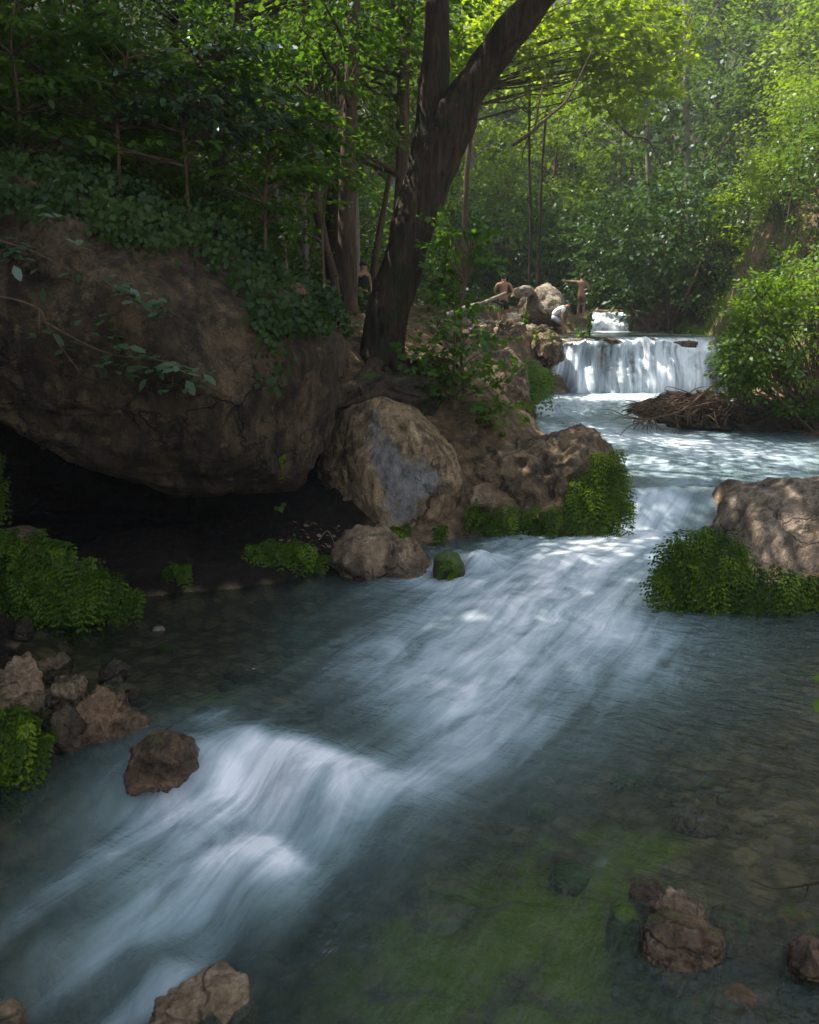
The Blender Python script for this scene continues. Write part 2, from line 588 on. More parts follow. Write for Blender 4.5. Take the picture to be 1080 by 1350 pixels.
def zg(x, y, detail=True):
    x = np.atleast_1d(np.asarray(x, float))
    y = np.atleast_1d(np.asarray(y, float))
    Q = np.stack([x, y], -1)
    out = np.empty(len(Q))
    n = len(CP)
    for i in range(0, len(Q), 20000):
        q = Q[i:i + 20000]
        d = np.linalg.norm(q[:, None] - CP[None, :, :2], axis=2)
        K = np.where(d > 0, d ** 2 * np.log(d + 1e-12), 0)
        out[i:i + 20000] = K @ _TW[:n] + _TW[n] + q @ _TW[n + 1:]
    lev = zlevel(y)
    e = np.minimum(x - xL(y), xR(y) - x)
    inside = e > 0
    out = np.where(~inside, np.maximum(out, lev - 0.02 + 0.10 * np.clip(-e, 0, 3)), out)
    if detail:
        nz = fbm(np.stack([x * 0.9, y * 0.9, x * 0], -1), 5, 4) * 0.13 + fbm(np.stack([x * 4, y * 4, x * 0], -1), 8, 3) * 0.04
        out = out + nz * sstep(0.0, 0.8, -e) * (1 + 0.02 * np.clip(y - 32, 0, 60)) * (1 - .45 * sstep(16, 19, y) * sstep(34, 31, y) * (x > -2))
    dep = np.where(y < 12, 0.42, 0.3)
    # shallow shelves: right foreground and the still pool at the left
    sh = np.exp(-(((x - 2.2) / 1.9) ** 2 + ((y - 4.0) / 2.2) ** 2)) + np.exp(-(((x + 2.2) / 1.6) ** 2 + ((y - 7.2) / 2.0) ** 2)) * 0.7
    sh = sh + 0.8 * np.exp(-(((x - .45) / 1.0) ** 2 + ((y - 3.7) / .75) ** 2))
    dep = dep * (1 - 0.62 * np.clip(sh, 0, 1))
    bed = lev - dep * sstep(-0.05, 0.9, e)
    # the rapids lower the water in the left foreground
    bed = bed - 0.3 * sstep(5.6, 3.6, y + 0.35 * (x + 0.5)) * (y < 8)
    if detail:
        bed = bed + fbm(np.stack([x * 2.2, y * 2.2, x * 0], -1), 31, 4) * 0.055 * sstep(0, 0.5, e)
    return np.where(inside, bed, out)


def zg1(x, y):
    return float(zg([x], [y])[0])


def grid_axes():
    xs = np.concatenate([np.linspace(-60, -10, 26)[:-1], np.linspace(-10, 13, 185), np.linspace(13, 60, 26)[1:]])
    ys = np.concatenate([np.linspace(-12, 2, 16)[:-1], np.linspace(2, 33, 260), np.linspace(33, 95, 50)[1:]])
    return xs, ys


xs, ys = grid_axes()
GX, GY = np.meshgrid(xs, ys)
gx, gy = GX.ravel(), GY.ravel()
gz = zg(gx, gy)
gv = np.stack([gx, gy, gz], -1)
idx = np.arange(len(gx)).reshape(GX.shape)
q = np.stack([idx[:-1, :-1], idx[:-1, 1:], idx[1:, 1:], idx[1:, :-1]], -1).reshape(-1, 4)
gme = mesh_np('ground', gv, q, np.full(len(q), 4), True)
gpx, gpy = topx(np.where((gy > 1.5)[:, None], gv, np.array([0, 5.0, 0])))
edge = np.minimum(gx - xL(gy), xR(gy) - gx)
inw = (edge > 0.12) & (gy > 0) & (gy < 24)


def wblob(px, py, rx, ry, z=-0.3, rot=0.0):
    c = W(px, py, z)
    dx, dy = gx - c[0], gy - c[1]
    a, b = dx * math.cos(rot) + dy * math.sin(rot), -dx * math.sin(rot) + dy * math.cos(rot)
    return np.exp(-(a / rx) ** 2 - (b / ry) ** 2)


alg = sum(wblob(*a) for a in [(640, 1230, .55, .5), (800, 1135, .45, .25), (720, 1180, .6, .35), (560, 1300, .6, .4), (830, 1160, .2, .15), (500, 1330, .4, .3), (940, 1320, .22, .15), (720, 1300, .4, .2), (540, 935, .25, .2), (280, 930, .2, .15)])
alg = np.clip(alg * (1.0 + 0.9 * fbm(np.stack([gx * 3, gy * 3, gx * 0], -1), 77, 4)), 0, 1)
fattr(gme, 'algae', np.where(inw, alg, 0))
fattr(gme, 'bed', np.where(inw, 1.0, 0.0))
hollow_shade = np.clip(sstep(2.2, 1.2, gz) * sstep(13.4, 12.8, gy) * sstep(-0.1, -0.7, gx) * 1.15, 0, 1.15)  # shade of the hollow under the boulder, painted as darker soil
fattr(gme, 'hollow_shade', hollow_shade)
green = sstep(26, 36, gy) + sstep(3.5, 8, gz) * (gx < 0) + sstep(9.0, 9.8, gx) * sstep(19, 21, gy) * (0.55 + 0.6 * fbm(np.stack([gx * .8, gy * .8, gx * 0], -1), 15, 3))
earth = np.zeros(len(gx))
for (px, py, a_, b_) in [(992, 300, 34, 22), (975, 365, 24, 32), (1066, 255, 22, 34), (1040, 330, 14, 16)]:
    earth = np.maximum(earth, np.exp(-((gpx - px) / a_) ** 2 - ((gpy - py) / b_) ** 2))
green = green + sstep(8.8, 9.4, gx) * sstep(19, 21, gy) * .6 - 1.6 * earth * (gy > 19) * (gy < 36)
fattr(gme, 'green', np.clip(green, 0, 1))

m = NT('ground_soil')
c = m.coords(False)
n1 = m.noise(c, 0.9, 6, 0.6)
n2 = m.noise(c, 6, 8, 0.65)
n3 = m.noise(c, 30, 6, 0.6)
soil = m.ramp(m.math('ADD', m.math('MULTIPLY', n1, .4), m.math('MULTIPLY', n2, .6)), [(0.36, (0.035, 0.024, 0.014)), (0.5, (0.13, 0.087, 0.048)), (0.64, (0.30, 0.21, 0.12))])
gr = m.mix(n2, (0.010, 0.018, 0.006), (0.04, 0.055, 0.016))
vor = m.n('ShaderNodeTexVoronoi')
m.put(vor.inputs['Vector'], c)
vor.inputs['Scale'].default_value = 5.5
vcol = m.n('ShaderNodeSeparateColor')
m.put(vcol.inputs[0], vor.outputs['Color'])
stones = m.mix(vcol.outputs[0], (0.13, 0.095, 0.06), (0.44, 0.31, 0.19))
stones = m.mix(m.ramp(vor.outputs['Distance'], [(0.35, 0.0), (0.6, 0.8)]), stones, (0.04, 0.03, 0.02))
bedc = m.mix(m.math('MULTIPLY', n2, 0.8), stones, (0.17, 0.125, 0.075))
alm = m.math('MULTIPLY', m.attr('algae').outputs['Fac'], m.ramp(m.noise(c, 2.6, 6, 0.65, 0.5), [(0.36, 0.0), (0.54, 1.0)]))
bedc = m.mix(alm, bedc, m.mix(n2, (0.10, 0.17, 0.010), (0.34, 0.44, 0.03)))
soil = m.mix(m.math('MULTIPLY', m.attr('hollow_shade').outputs['Fac'], 0.85), soil, m.mix(n2, (0.004, 0.003, 0.002), (0.014, 0.010, 0.006)))
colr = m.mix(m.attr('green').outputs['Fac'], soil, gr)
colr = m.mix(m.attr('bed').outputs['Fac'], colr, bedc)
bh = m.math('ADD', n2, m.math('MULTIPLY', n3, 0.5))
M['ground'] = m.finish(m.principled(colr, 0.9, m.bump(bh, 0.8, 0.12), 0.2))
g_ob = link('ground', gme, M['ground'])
tag(g_ob, 'brown earth banks, stream bed and wooded valley slopes', 'ground', kind='structure')

# ------------------------------------------------------------------ water
CLP = [(5.9, 26), (5.6, 23.8), (4.6, 21), (4.6, 18.5), (5.0, 16), (4.6, 14), (3.75, 12.4)] + [tuple(W(a, b)[:2]) for a, b in
      [(800, 720), (720, 780), (640, 850), (540, 930), (420, 1010), (300, 1110), (130, 1230), (-40, 1350), (-300, 1500)]]
CLP = np.array(CLP)


def catmull(pts, n=24):
    pts = np.asarray(pts, float)
    p = np.vstack([2 * pts[0] - pts[1], pts, 2 * pts[-1] - pts[-2]])
    out = []
    for i in range(1, len(p) - 2):
        t = np.linspace(0, 1, n, endpoint=False)[:, None]
        a, b, c_, d = p[i - 1], p[i], p[i + 1], p[i + 2]
        out.append(0.5 * ((2 * b) + (-a + c_) * t + (2 * a - 5 * b + 4 * c_ - d) * t ** 2 + (-a + 3 * b - 3 * c_ + d) * t ** 3))
    out.append(pts[-1:])
    return np.concatenate(out)


CL = catmull(CLP, 16)
CLs = np.concatenate([[0], np.cumsum(np.linalg.norm(np.diff(CL, axis=0), axis=1))])


def flow(x, y):
    Q = np.stack([x, y], -1)
    s = np.empty(len(Q))
    t = np.empty(len(Q))
    A, B = CL[:-1], CL[1:]
    AB = B - A
    L2 = (AB ** 2).sum(1)
    for i in range(0, len(Q), 8000):
        qq = Q[i:i + 8000]
        u = np.clip(((qq[:, None] - A[None]) * AB[None]).sum(2) / L2[None], 0, 1)
        pr = A[None] + u[..., None] * AB[None]
        d = np.linalg.norm(qq[:, None] - pr, axis=2)
        k = d.argmin(1)
        r = np.arange(len(qq))
        s[i:i + 8000] = CLs[k] + u[r, k] * np.sqrt(L2[k])
        dv = qq - pr[r, k]
        sg = np.sign(AB[k, 0] * dv[:, 1] - AB[k, 1] * dv[:, 0])
        t[i:i + 8000] = d[r, k] * sg
    return s, t


def st_of(px, py, z=0.0):
    w = W(px, py, z)
    s, t = flow(np.array([w[0]]), np.array([w[1]]))
    return s[0], t[0]


def water_z(x, y, s, t):
    z = np.interp(y, [-6, 11.55, 12.25, 16, 20.1, 21.2, 24.5], [0, 0, 0.43, 0.48, 0.52, 0.64, 0.66])
    # smooth chute lip
    for (px, py, amp, win, wd) in [(385, 1000, 0.19, 1.0, 0.42), (330, 1130, 0.13, 0.42, 0.32)]:
        s0, t0 = st_of(px, py)
        dt = t - t0
        wv = np.exp(-(dt / win) ** 4)
        sc = s0 + 0.35 * dt ** 2 + 0.10 * np.sin(dt * 5.0)
        width = wd + 1.6 * (1 - wv)
        z = z - amp * sstep(0, 1, (s - sc) / width)
        z = z + 0.055 * np.exp(-((s - sc + 0.12) / 0.22) ** 2) * wv
    # lesser standing waves
    for (px, py, amp, ws, wt, zz) in [(632, 742, .17, .22, .20, 0), (700, 800, .07, .3, .5, 0), (560, 930, .05, .25, .35, 0), (760, 740, .08, .3, .4, 0), (600, 860, .05, .25, .5, 0),
                                      (60, 1270, .09, .2, .18, -.3), (220, 1290, .09, .15, .35, -.3), (870, 600, .05, .5, .7, .5), (945, 650, .06, .3, .3, .45), (780, 560, .06, .5, .5, .5)]:
        s0, t0 = st_of(px, py, zz)
        z = z + amp * np.exp(-((s - s0) / ws) ** 2 - ((t - t0) / wt) ** 2)
    z = z + fbm(np.stack([s * 1.1, t * 3.2, s * 0], -1), 3, 3) * 0.016 * (1 - .6 * sstep(12, 13.5, y)) + fbm(np.stack([x * 2.0, y * 1.5, s * 0], -1), 9, 3) * 0.010 * sstep(13.2, 11.8, y)
    return z


FOAM = [  # px, py, half length along flow (negative: sharp upstream edge), half width, strength, level
    (805, 715, .6, .45, 1.0, 0), (755, 740, .7, .65, .95, 0), (705, 780, .7, .7, .85, 0), (655, 835, .7, .7, .66, 0), (610, 885, .45, .55, .5, 0), (560, 925, .3, .5, .2, 0),
    (640, 733, -.4, .24, 1.15, 0), (620, 765, -.25, .2, .5, 0), (840, 770, .5, .3, .3, 0), (800, 815, .6, .4, .42, 0), (730, 890, .7, .4, .36, 0), (700, 800, -.35, .6, .35, 0), (590, 905, -.4, .3, .4, 0),
    (690, 705, .4, .22, .35, 0), (470, 880, .6, .3, .16, 0), (500, 845, .35, .2, .22, 0), (560, 765, .2, .2, .45, 0), (850, 860, .5, .3, .22, 0), (640, 960, .5, .35, .3, 0), (600, 985, .4, .25, .2, 0),
    (380, 990, -.30, .36, 1.2, -.03), (320, 1012, -.36, .28, .8, -.05), (440, 1003, -.36, .3, .95, -.05), (500, 1026, -.34, .2, .6, -.08), (250, 1045, -.3, .16, .55, -.08), (545, 1035, -.35, .2, .3, -.1),
    (360, 1055, .3, .4, .2, -.15), (600, 1040, .5, .3, .15, -.1), (200, 1065, .3, .15, .3, -.1),
    (335, 1122, -.22, .20, 1.1, -.22), (380, 1140, -.2, .12, .85, -.22), (290, 1140, -.3, .15, .7, -.25), (290, 1175, .3, .12, .18, -.3), (215, 1205, .4, .08, .2, -.3), (150, 1245, .4, .07, .14, -.3), (80, 1200, .4, .08, .12, -.3),
    (20, 1240, .5, .12, .1, -.3), (60, 1320, .4, .1, .06, -.3), (230, 1300, .2, .05, .5, -.3), (160, 1330, .25, .06, .3, -.3), (120, 1170, .5, .1, .1, -.3),
    (800, 525, .9, 1.3, .8, .65), (880, 525, .9, 1.4, .7, .65), (730, 535, .9, .8, .6, .62), (760, 565, .9, .8, .6, .55), (860, 575, .9, 1.0, .65, .53), (920, 590, .9, 1.0, .42, .5),
    (1010, 595, .9, .9, .42, .5), (860, 610, .7, .8, .42, .48), (865, 662, -.3, .3, .55, .25), (895, 668, -.25, .2, .5, .2), (840, 690, .35, .3, .95, .1), (940, 640, .5, .7, .3, .46), (1040, 630, .6, .7, .22, .47),
    (780, 605, .6, .5, .35, .5), (795, 1180, .16, .05, .22, -.2), (285, 940, .14, .08, .4, 0), (340, 955, .2, .06, .3, 0), (860, 885, .4, .25, .14, 0)]


def foam_of(s, t, wide=1.0):
    f = np.zeros(len(s))
    wob = fbm(np.stack([s * 1.3, t * 2.5, s * 0], -1), 61, 3)
    for px, py, a, b, k, z in FOAM:
        s0, t0 = st_of(px, py, z)
        ds, dt = s - s0 + wob * .08, t - t0 + wob * .05
        if a < 0:
            e = np.where(ds < 0, ds / (.07 * wide), ds / (-a * 1.5 * wide))
        else:
            e = ds / (a * 1.25 * wide)
        f = f + (1 - f * 0.5) * 0.9 * k * np.exp(-e ** 2 - (dt / (b * 1.25 * wide)) ** 2)
    return np.clip(f, 0, 1.15)


wx_, wy_ = np.arange(-5.2, 10.2, 0.055), np.concatenate([np.arange(1.2, 13, 0.05), np.arange(13, 24.25, 0.09)])
WX, WY = np.meshgrid(wx_, wy_)
wx, wy = WX.ravel(), WY.ravel()
ws, wt = flow(wx, wy)
wz = water_z(wx, wy, ws, wt)
wv = np.stack([wx, wy, wz], -1)
widx = np.arange(len(wx)).reshape(WX.shape)
wq = np.stack([widx[:-1, :-1], widx[:-1, 1:], widx[1:, 1:], widx[1:, :-1]], -1).reshape(-1, 4)
we = np.minimum(wx - xL(wy), xR(wy) - wx)
keep = (we[wq] > -0.9).any(1)
wq = wq[keep]
used = np.unique(wq)
remap = -np.ones(len(wx), int)
remap[used] = np.arange(len(used))
wme = mesh_np('stream_water', wv[used], remap[wq], np.full(len(wq), 4), True)
fattr(wme, 'foam', foam_of(ws[used], wt[used]))
vv = foam_of(ws[used], wt[used], 2.0) * 0.9
vv = np.clip(vv + 1.0 * sstep(12.0, 13.5, wv[used][:, 1]), 0, 1)
fattr(wme, 'veil', vv)
depth_ = wv[used][:, 2] - zg(wv[used][:, 0], wv[used][:, 1], False)
fattr(wme, 'depth', np.clip(depth_, 0, 1.0))
vattr(wme, 'flow', np.stack([ws[used], wt[used], 0 * wt[used]], -1))


def water_mat(name, milky=0.3, tint=(0.76, 0.82, 0.74), murk=(0.045, 0.075, 0.062), streak=(0.40, 3.2, 1), fcol=(0.84, 0.85, 0.87), lo=0.30, hi=1.0):
    m = NT(name)
    fl = m.attr('flow').outputs['Vector']
    fo = m.attr('foam').outputs['Fac']
    v1 = m.mapping(fl, scale=streak)
    n1 = m.noise(v1, 1.5, 6, 0.6, 0.7)
    n2 = m.noise(v1, 5.0, 5, 0.6, 0.4)
    n3 = m.noise(m.mapping(fl, scale=(1, 1.3, 1)), 1.6, 5, 0.6, 1.2)
    st = m.math('ADD', m.math('MULTIPLY', n1, 0.5), m.math('ADD', m.math('MULTIPLY', n2, 0.10), m.math('MULTIPLY', n3, 0.40)))
    k = m.math('MULTIPLY', fo, m.math('ADD', m.math('MULTIPLY', m.math('SUBTRACT', st, 0.5), 3.4), 0.80))
    fac = m.ramp(k, [(0.08, 0.0), (0.42, 0.42), (0.95, 0.92)], 'LINEAR')
    # body
    tr = m.n('ShaderNodeBsdfTransparent')
    tr.inputs[0].default_value = (*tint, 1)
    mu = m.n('ShaderNodeBsdfDiffuse')
    vl = m.attr('veil').outputs['Fac']
    vl = m.math('MULTIPLY', vl, m.math('ADD', m.math('MULTIPLY', m.math('SUBTRACT', st, 0.5), 1.6), 0.85), True)
    m.put(mu.inputs[0], m.mix(vl, murk, (0.205, 0.29, 0.30)))
    bh = m.math('ADD', n1, m.math('MULTIPLY', n2, 0.5))
    rip = m.noise(m.mapping(fl, scale=(2.6, 1.1, 1)), 3.2, 4, 0.55, 0.8)
    nrm = m.bump(m.math('ADD', bh, m.math('MULTIPLY', rip, 1.6)), 0.45, 0.12)
    gl = m.n('ShaderNodeBsdfGlossy')
    gl.inputs['Roughness'].default_value = 0.16
    m.put(gl.inputs['Normal'], nrm)
    fr = m.n('ShaderNodeFresnel')
    fr.inputs[0].default_value = 1.33
    m.put(fr.inputs['Normal'], nrm)
    body = m.ramp(m.attr('depth').outputs['Fac'], [(0.20, 0.03), (0.55, milky)]) if milky > .2 else milky
    body = m.math('ADD', body, m.math('MULTIPLY', vl, 0.72), True)
    body = m.mixs(body, tr.outputs[0], mu.outputs[0])
    body = m.mixs(m.math('MULTIPLY', fr.outputs[0], 1.0, True), body, gl.outputs[0])
    fd = m.n('ShaderNodeBsdfDiffuse')
    m.put(fd.inputs[0], m.mix(m.ramp(k, [(0.2, 0.0), (0.95, 1.0)]), tuple(x * y for x, y in zip(fcol, (0.52, 0.66, 0.74))), fcol))
    m.put(fd.inputs['Normal'], m.bump(bh, 0.18, 0.15))
    return m.finish(m.mixs(fac, body, fd.outputs[0]))


M['water'] = water_mat('stream_water', 0.34)
M['fall'] = water_mat('falling_water', 0.1, (0.8, 0.85, 0.86), streak=(0.5, 7, 1), fcol=(0.80, 0.84, 0.90))
w_ob = link('stream_water', wme, M['water'])
tag(w_ob, 'clear teal stream with silky white rapids over stones', 'stream', kind='structure')


# upper pool, behind the lip of the fall
def sheet(name, xs, ys, zf, foamf, mat, label, cat):
    X, Yg = np.meshgrid(xs, ys)
    x, y = X.ravel(), Yg.ravel()
    z = zf(x, y)
    id_ = np.arange(len(x)).reshape(X.shape)
    qq = np.stack([id_[:-1, :-1], id_[:-1, 1:], id_[1:, 1:], id_[1:, :-1]], -1).reshape(-1, 4)
    me = mesh_np(name, np.stack([x, y, z], -1), qq, np.full(len(qq), 4), True)
    fattr(me, 'foam', foamf(x, y))
    fattr(me, 'veil', 0.3 + 0 * x)
    vattr(me, 'flow', np.stack([-y, x, 0 * x], -1))
    return tag(link(name, me, mat), label, cat, kind='structure')


def lip_y(x):
    return 24.15 + 0.12 * np.sin(x * 2.3) + 0.07 * np.sin(x * 6.1 + 1)


sheet('upper_pool_water', np.arange(3.4, 10, 0.1), np.arange(24.5, 31, 0.15), lambda x, y: 2.10 + 0.01 * np.sin(y * 3 + x),
      lambda x, y: 0.9 * np.exp(-((x - 6.4) / .8) ** 2 - ((y - 29.2) / .6) ** 2) + .5 * np.exp(-((y - 26.3) / .35) ** 2) * np.exp(-((x - 5.4) / .7) ** 2) + 0.25 * np.exp(-((y - 24.7) / .3) ** 2), M['water'],
      'shallow pool of still water above the waterfall lip', 'pool')


def waterfall(name, x0, x1, ylip, ztop, zbot, reach, label, seed, dens=1.0, nx=160, back=0.9):
    us = np.linspace(x0, x1, nx)
    vs = np.linspace(0, 1, 46)
    U, V = np.meshgrid(us, vs)
    u, v = U.ravel(), V.ravel()
    # profile: flat run to the lip, then a fall that bows out
    tt = np.clip((v - 0.28) / 0.72, 0, 1)
    rch = reach * (1 + .55 * fbm(np.stack([u * .9, u * 0, u * 0], -1), seed + 21, 3))
    y = ylip(u) + np.where(v < 0.28, back * (0.28 - v) / 0.28, 0) - rch * (tt ** 0.75)
    z = ztop - (ztop - zbot) * np.where(v < 0.28, 0.0, tt ** 1.55) - 0.02 * (v < 0.28)
    z = z - (ztop - zbot) * sstep(.1, .28, v) * (1 - tt) * (.11 * (1 + fbm(np.stack([u * 1.6, u * 0, u * 0], -1), seed + 31, 3)) + .22 * sstep(.1, 0, (u - x0) / (x1 - x0)))
    rid = fbm(np.stack([u * 3.2, v * 0.6, u * 0], -1), seed, 4)
    y = y - rid * 0.16 * sstep(0.2, 0.5, v)
    stepn = np.sin(v * 9 + 3 * noise3(np.stack([u * 0.8, u * 0, u * 0], -1), seed + 3)) * 0.11 * sstep(.3, .6, v)
    y = y - stepn
    xw = u - 0.30 * tt ** 1.3 * sstep(.25, 0, (u - x0) / (x1 - x0)) + .04 * rid * tt
    id_ = np.arange(len(u)).reshape(U.shape)
    qq = np.stack([id_[:-1, :-1], id_[:-1, 1:], id_[1:, 1:], id_[1:, :-1]], -1).reshape(-1, 4)
    me = mesh_np(name, np.stack([xw, y, z], -1), qq, np.full(len(qq), 4), True)
    gap = fbm(np.stack([u * 1.7, v * 1.1, u * 0], -1), seed + 7, 3)
    f = 0.98 * dens + 0.95 * gap + 0.35 * sstep(0.75, 1, v) - 0.5 * sstep(0.35, 0.1, v)
    f = f * sstep(0, 0.08, (u - x0) / (x1 - x0)) * sstep(0, 0.08, (x1 - u) / (x1 - x0))
    fattr(me, 'foam', np.clip(f, 0.05, 1.2))
    vattr(me, 'flow', np.stack([v * 1.6, u, 0 * u], -1))
    return tag(link(name, me, M['fall']), label, 'waterfall', kind='structure')


waterfall('waterfall', 3.85, 8.75, lip_y, 2.10, 0.60, 0.55, 'broad white curtain of water falling over a brown rock ledge', 12, 0.95)
waterfall('waterfall', 6.1, 7.35, lambda x: 30.2 + 0 * x, 2.72, 2.10, 0.3, 'small distant cascade above the upper pool', 40, 0.9, 50, 0.5)

# ------------------------------------------------------------------ rocks
_ico = {}


def ico(sub):
    if sub not in _ico:
        bm = bmesh.new()
        bmesh.ops.create_icosphere(bm, subdivisions=sub, radius=1.0)
        v = np.array([x.co[:] for x in bm.verts])
        f = np.array([[x.index for x in p.verts] for p in bm.faces])
        bm.free()
        _ico[sub] = (v, f)
    return _ico[sub]


DROP = {109: -.32, 98: -.03, 105: -.10, 103: .05, 99: .05, 96: .04, 94: .04, 86: .05, 88: .08, 90: .05, 92: .05}


def rock(name, label, outline, Y, depth, mat, seed=0, amp=0.10, sub=5, lean=0.0, cat='rock', group=None, front=0.75, patch=None, ridged=0.0, boxy=0.0, parent=None, cuts=7, cutk=0.7):
    ridged = ridged * 0.45 if sub < 6 else ridged
    """a boulder whose outline seen from the path is given in photo pixels at Y metres, with its own depth"""
    pts = np.array([P(a, b, Y) for a, b in outline])
    X, Z = pts[:, 0], pts[:, 2]
    cx, cz = (X.min() + X.max()) / 2, (Z.min() + Z.max()) / 2
    # area centroid
    x2, z2 = np.roll(X, -1), np.roll(Z, -1)
    cr = X * z2 - x2 * Z
    A = cr.sum() / 2
    if abs(A) > 1e-9:
        cx, cz = ((X + x2) * cr).sum() / (6 * A), ((Z + z2) * cr).sum() / (6 * A)
    ang = np.linspace(-np.pi, np.pi, 361)
    rad = np.zeros(361)
    px_, pz_ = X - cx, Z - cz
    qx_, qz_ = np.roll(px_, -1), np.roll(pz_, -1)
    for i, a in enumerate(ang):
        dx, dz = math.cos(a), math.sin(a)
        ex, ez = qx_ - px_, qz_ - pz_
        den = dx * ez - dz * ex
        den = np.where(np.abs(den) < 1e-12, 1e-12, den)
        tt = (px_ * ez - pz_ * ex) / den
        uu = (px_ * dz - pz_ * dx) / den
        ok = (tt > 0) & (uu >= -1e-6) & (uu <= 1 + 1e-6)
        rad[i] = tt[ok].max() if ok.any() else 0.1
    k = np.exp(-np.linspace(-2, 2, 13) ** 2)
    k /= k.sum()
    rad = np.convolve(np.concatenate([rad[-7:-1], rad, rad[1:7]]), k, 'valid')
    D, F = ico(sub)
    a = np.arctan2(D[:, 2], D[:, 0])
    r = np.interp(a, ang, rad)
    s = np.sqrt(D[:, 0] ** 2 + D[:, 2] ** 2)
    s2 = s ** front
    V = np.stack([np.cos(a) * r * s2, np.sign(D[:, 1]) * np.abs(D[:, 1]) ** (1 - boxy * 0.4) * depth, np.sin(a) * r * s2], -1)
    V[:, 1] += lean * V[:, 2]
    sz = float(np.sqrt(rad.mean() * depth))
    n = V / (np.linalg.norm(V, axis=1)[:, None] + 1e-9)
    base = V / sz
    f1 = fbm(base * 1.3 + seed * 3.7, seed, 3)
    f2 = fbm(base * 4.5 + seed * 1.3, seed + 11, 4)
    rd = 1 - np.abs(fbm(base * 2.0 + seed, seed + 23, 3)) * 2
    # keep the traced rim: less large noise at the silhouette
    rim = 0.35 + 0.65 * np.abs(D[:, 1])
    rg = np.random.default_rng(seed + 900)
    for q_ in range(cuts):
        cn = rg.normal(0, 1, 3) * np.array([.8, .5, .7]) + np.array([0, -.75, .35])
        cn /= np.linalg.norm(cn)
        pr = V @ cn
        hh = np.percentile(pr, 99.5) * rg.uniform(.62, .88)
        ex = np.clip(pr - hh, 0, None)
        V = V - cn * (ex * cutk)[:, None]
    f3 = fbm(base * 11.0 + seed * 2.1, seed + 41, 3)
    cr2 = np.clip(1 - np.abs(noise3(base * 3.1 + seed, seed + 51)) * 9, 0, 1)
    V = V + n * (sz * amp * (f1 * rim + 0.45 * f2 + ridged * (rd - 0.4) * 0.8) + sz * (0.016 * f3 - 0.02 * cr2 - 0.03 * cr2 * ridged))[:, None]
    V = V + np.array([cx, Y, cz + DROP.get(seed, 0.0)])
    me = mesh_np(name, V, F, np.full(len(F), 3), True)
    if patch is not None:
        qx, qy = topx(V)
        fattr(me, 'patch', poly_soft(qx, qy, patch, 20) * (D[:, 1] < 0.1))
    base3 = np.array([cx, Y, V[:, 2].min()])
    o = link(name, me, M[mat], parent, base3 if parent is None else None)
    if parent is None:
        tag(o, label, cat, group)
    return o


def poly_soft(x, y, poly, w):
    poly = np.asarray(poly, float)
    inside = np.zeros(len(x), bool)
    dmin = np.full(len(x), 1e9)
    n = len(poly)
    for i in range(n):
        a, b = poly[i], poly[(i + 1) % n]
        c1 = (a[1] > y) != (b[1] > y)
        xi = (b[0] - a[0]) * (y - a[1]) / (b[1] - a[1] + 1e-12) + a[0]
        inside ^= c1 & (x < xi)
        ab = b - a
        tt = np.clip(((x - a[0]) * ab[0] + (y - a[1]) * ab[1]) / (ab @ ab), 0, 1)
        dmin = np.minimum(dmin, np.hypot(x - a[0] - tt * ab[0], y - a[1] - tt * ab[1]))
    sd = np.where(inside, dmin, -dmin)
    return np.clip(0.5 + sd / (2 * w), 0, 1)


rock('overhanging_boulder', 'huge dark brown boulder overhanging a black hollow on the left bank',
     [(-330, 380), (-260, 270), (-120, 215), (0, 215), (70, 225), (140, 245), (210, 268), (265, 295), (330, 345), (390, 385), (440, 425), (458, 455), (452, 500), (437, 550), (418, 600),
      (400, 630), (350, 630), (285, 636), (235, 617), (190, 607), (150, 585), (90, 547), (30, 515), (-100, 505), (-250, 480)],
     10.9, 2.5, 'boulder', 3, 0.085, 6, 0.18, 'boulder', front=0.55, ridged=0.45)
rock('boulder', 'rounded tan boulder with a pale grey streak down its face',
     [(415, 650), (420, 600), (440, 560), (462, 535), (500, 527), (540, 540), (572, 562), (597, 592), (611, 628), (608, 680), (597, 716), (540, 725), (480, 716), (436, 690)],
     11.8, 0.95, 'greypatch', 7, 0.06, 6, 0.15, 'boulder', front=0.6,
     patch=[(497, 540), (507, 572), (530, 603), (558, 606), (578, 622), (580, 645), (562, 655), (545, 690), (512, 692), (508, 650), (490, 610), (488, 570)])
rock('rock', 'dark rounded rock wedged behind the grey streaked boulder',
     [(555, 575), (570, 548), (600, 533), (628, 542), (648, 570), (656, 600), (645, 620), (600, 622), (562, 612)], 13.0, 0.7, 'brown', 15, 0.13, 5, 0.2, ridged=0.6)
rock('rock', 'long flat brown rock with ferns draped over its right end',
     [(603, 650), (612, 618), (650, 597), (700, 585), (750, 572), (786, 567), (800, 580), (816, 603), (826, 645), (822, 690), (800, 712), (700, 716), (620, 712)],
     12.3, 0.95, 'brown', 22, 0.13, 6, 0.35, front=0.6, ridged=0.9)
rock('rock', 'small tan stone resting under the flat rock above the ferns', [(613, 655), (620, 642), (638, 638), (652, 648), (654, 662), (635, 668), (618, 666)], 11.35, 0.15, 'tan', 24, 0.1, 4)
rock('rock', 'upright brown rock with a dark hollow below the earth bank',
     [(630, 552), (634, 505), (640, 475), (655, 459), (675, 463), (690, 480), (697, 510), (700, 545), (690, 560), (650, 562)], 16.6, 0.8, 'brown', 31, 0.12, 5, 0.2, ridged=0.4)
rock('rock', 'low rounded rock at the foot of the upright rock',
     [(640, 575), (650, 550), (672, 540), (695, 543), (708, 556), (714, 578), (700, 592), (655, 594)], 15.6, 0.6, 'brown', 35, 0.1, 5, 0.2)
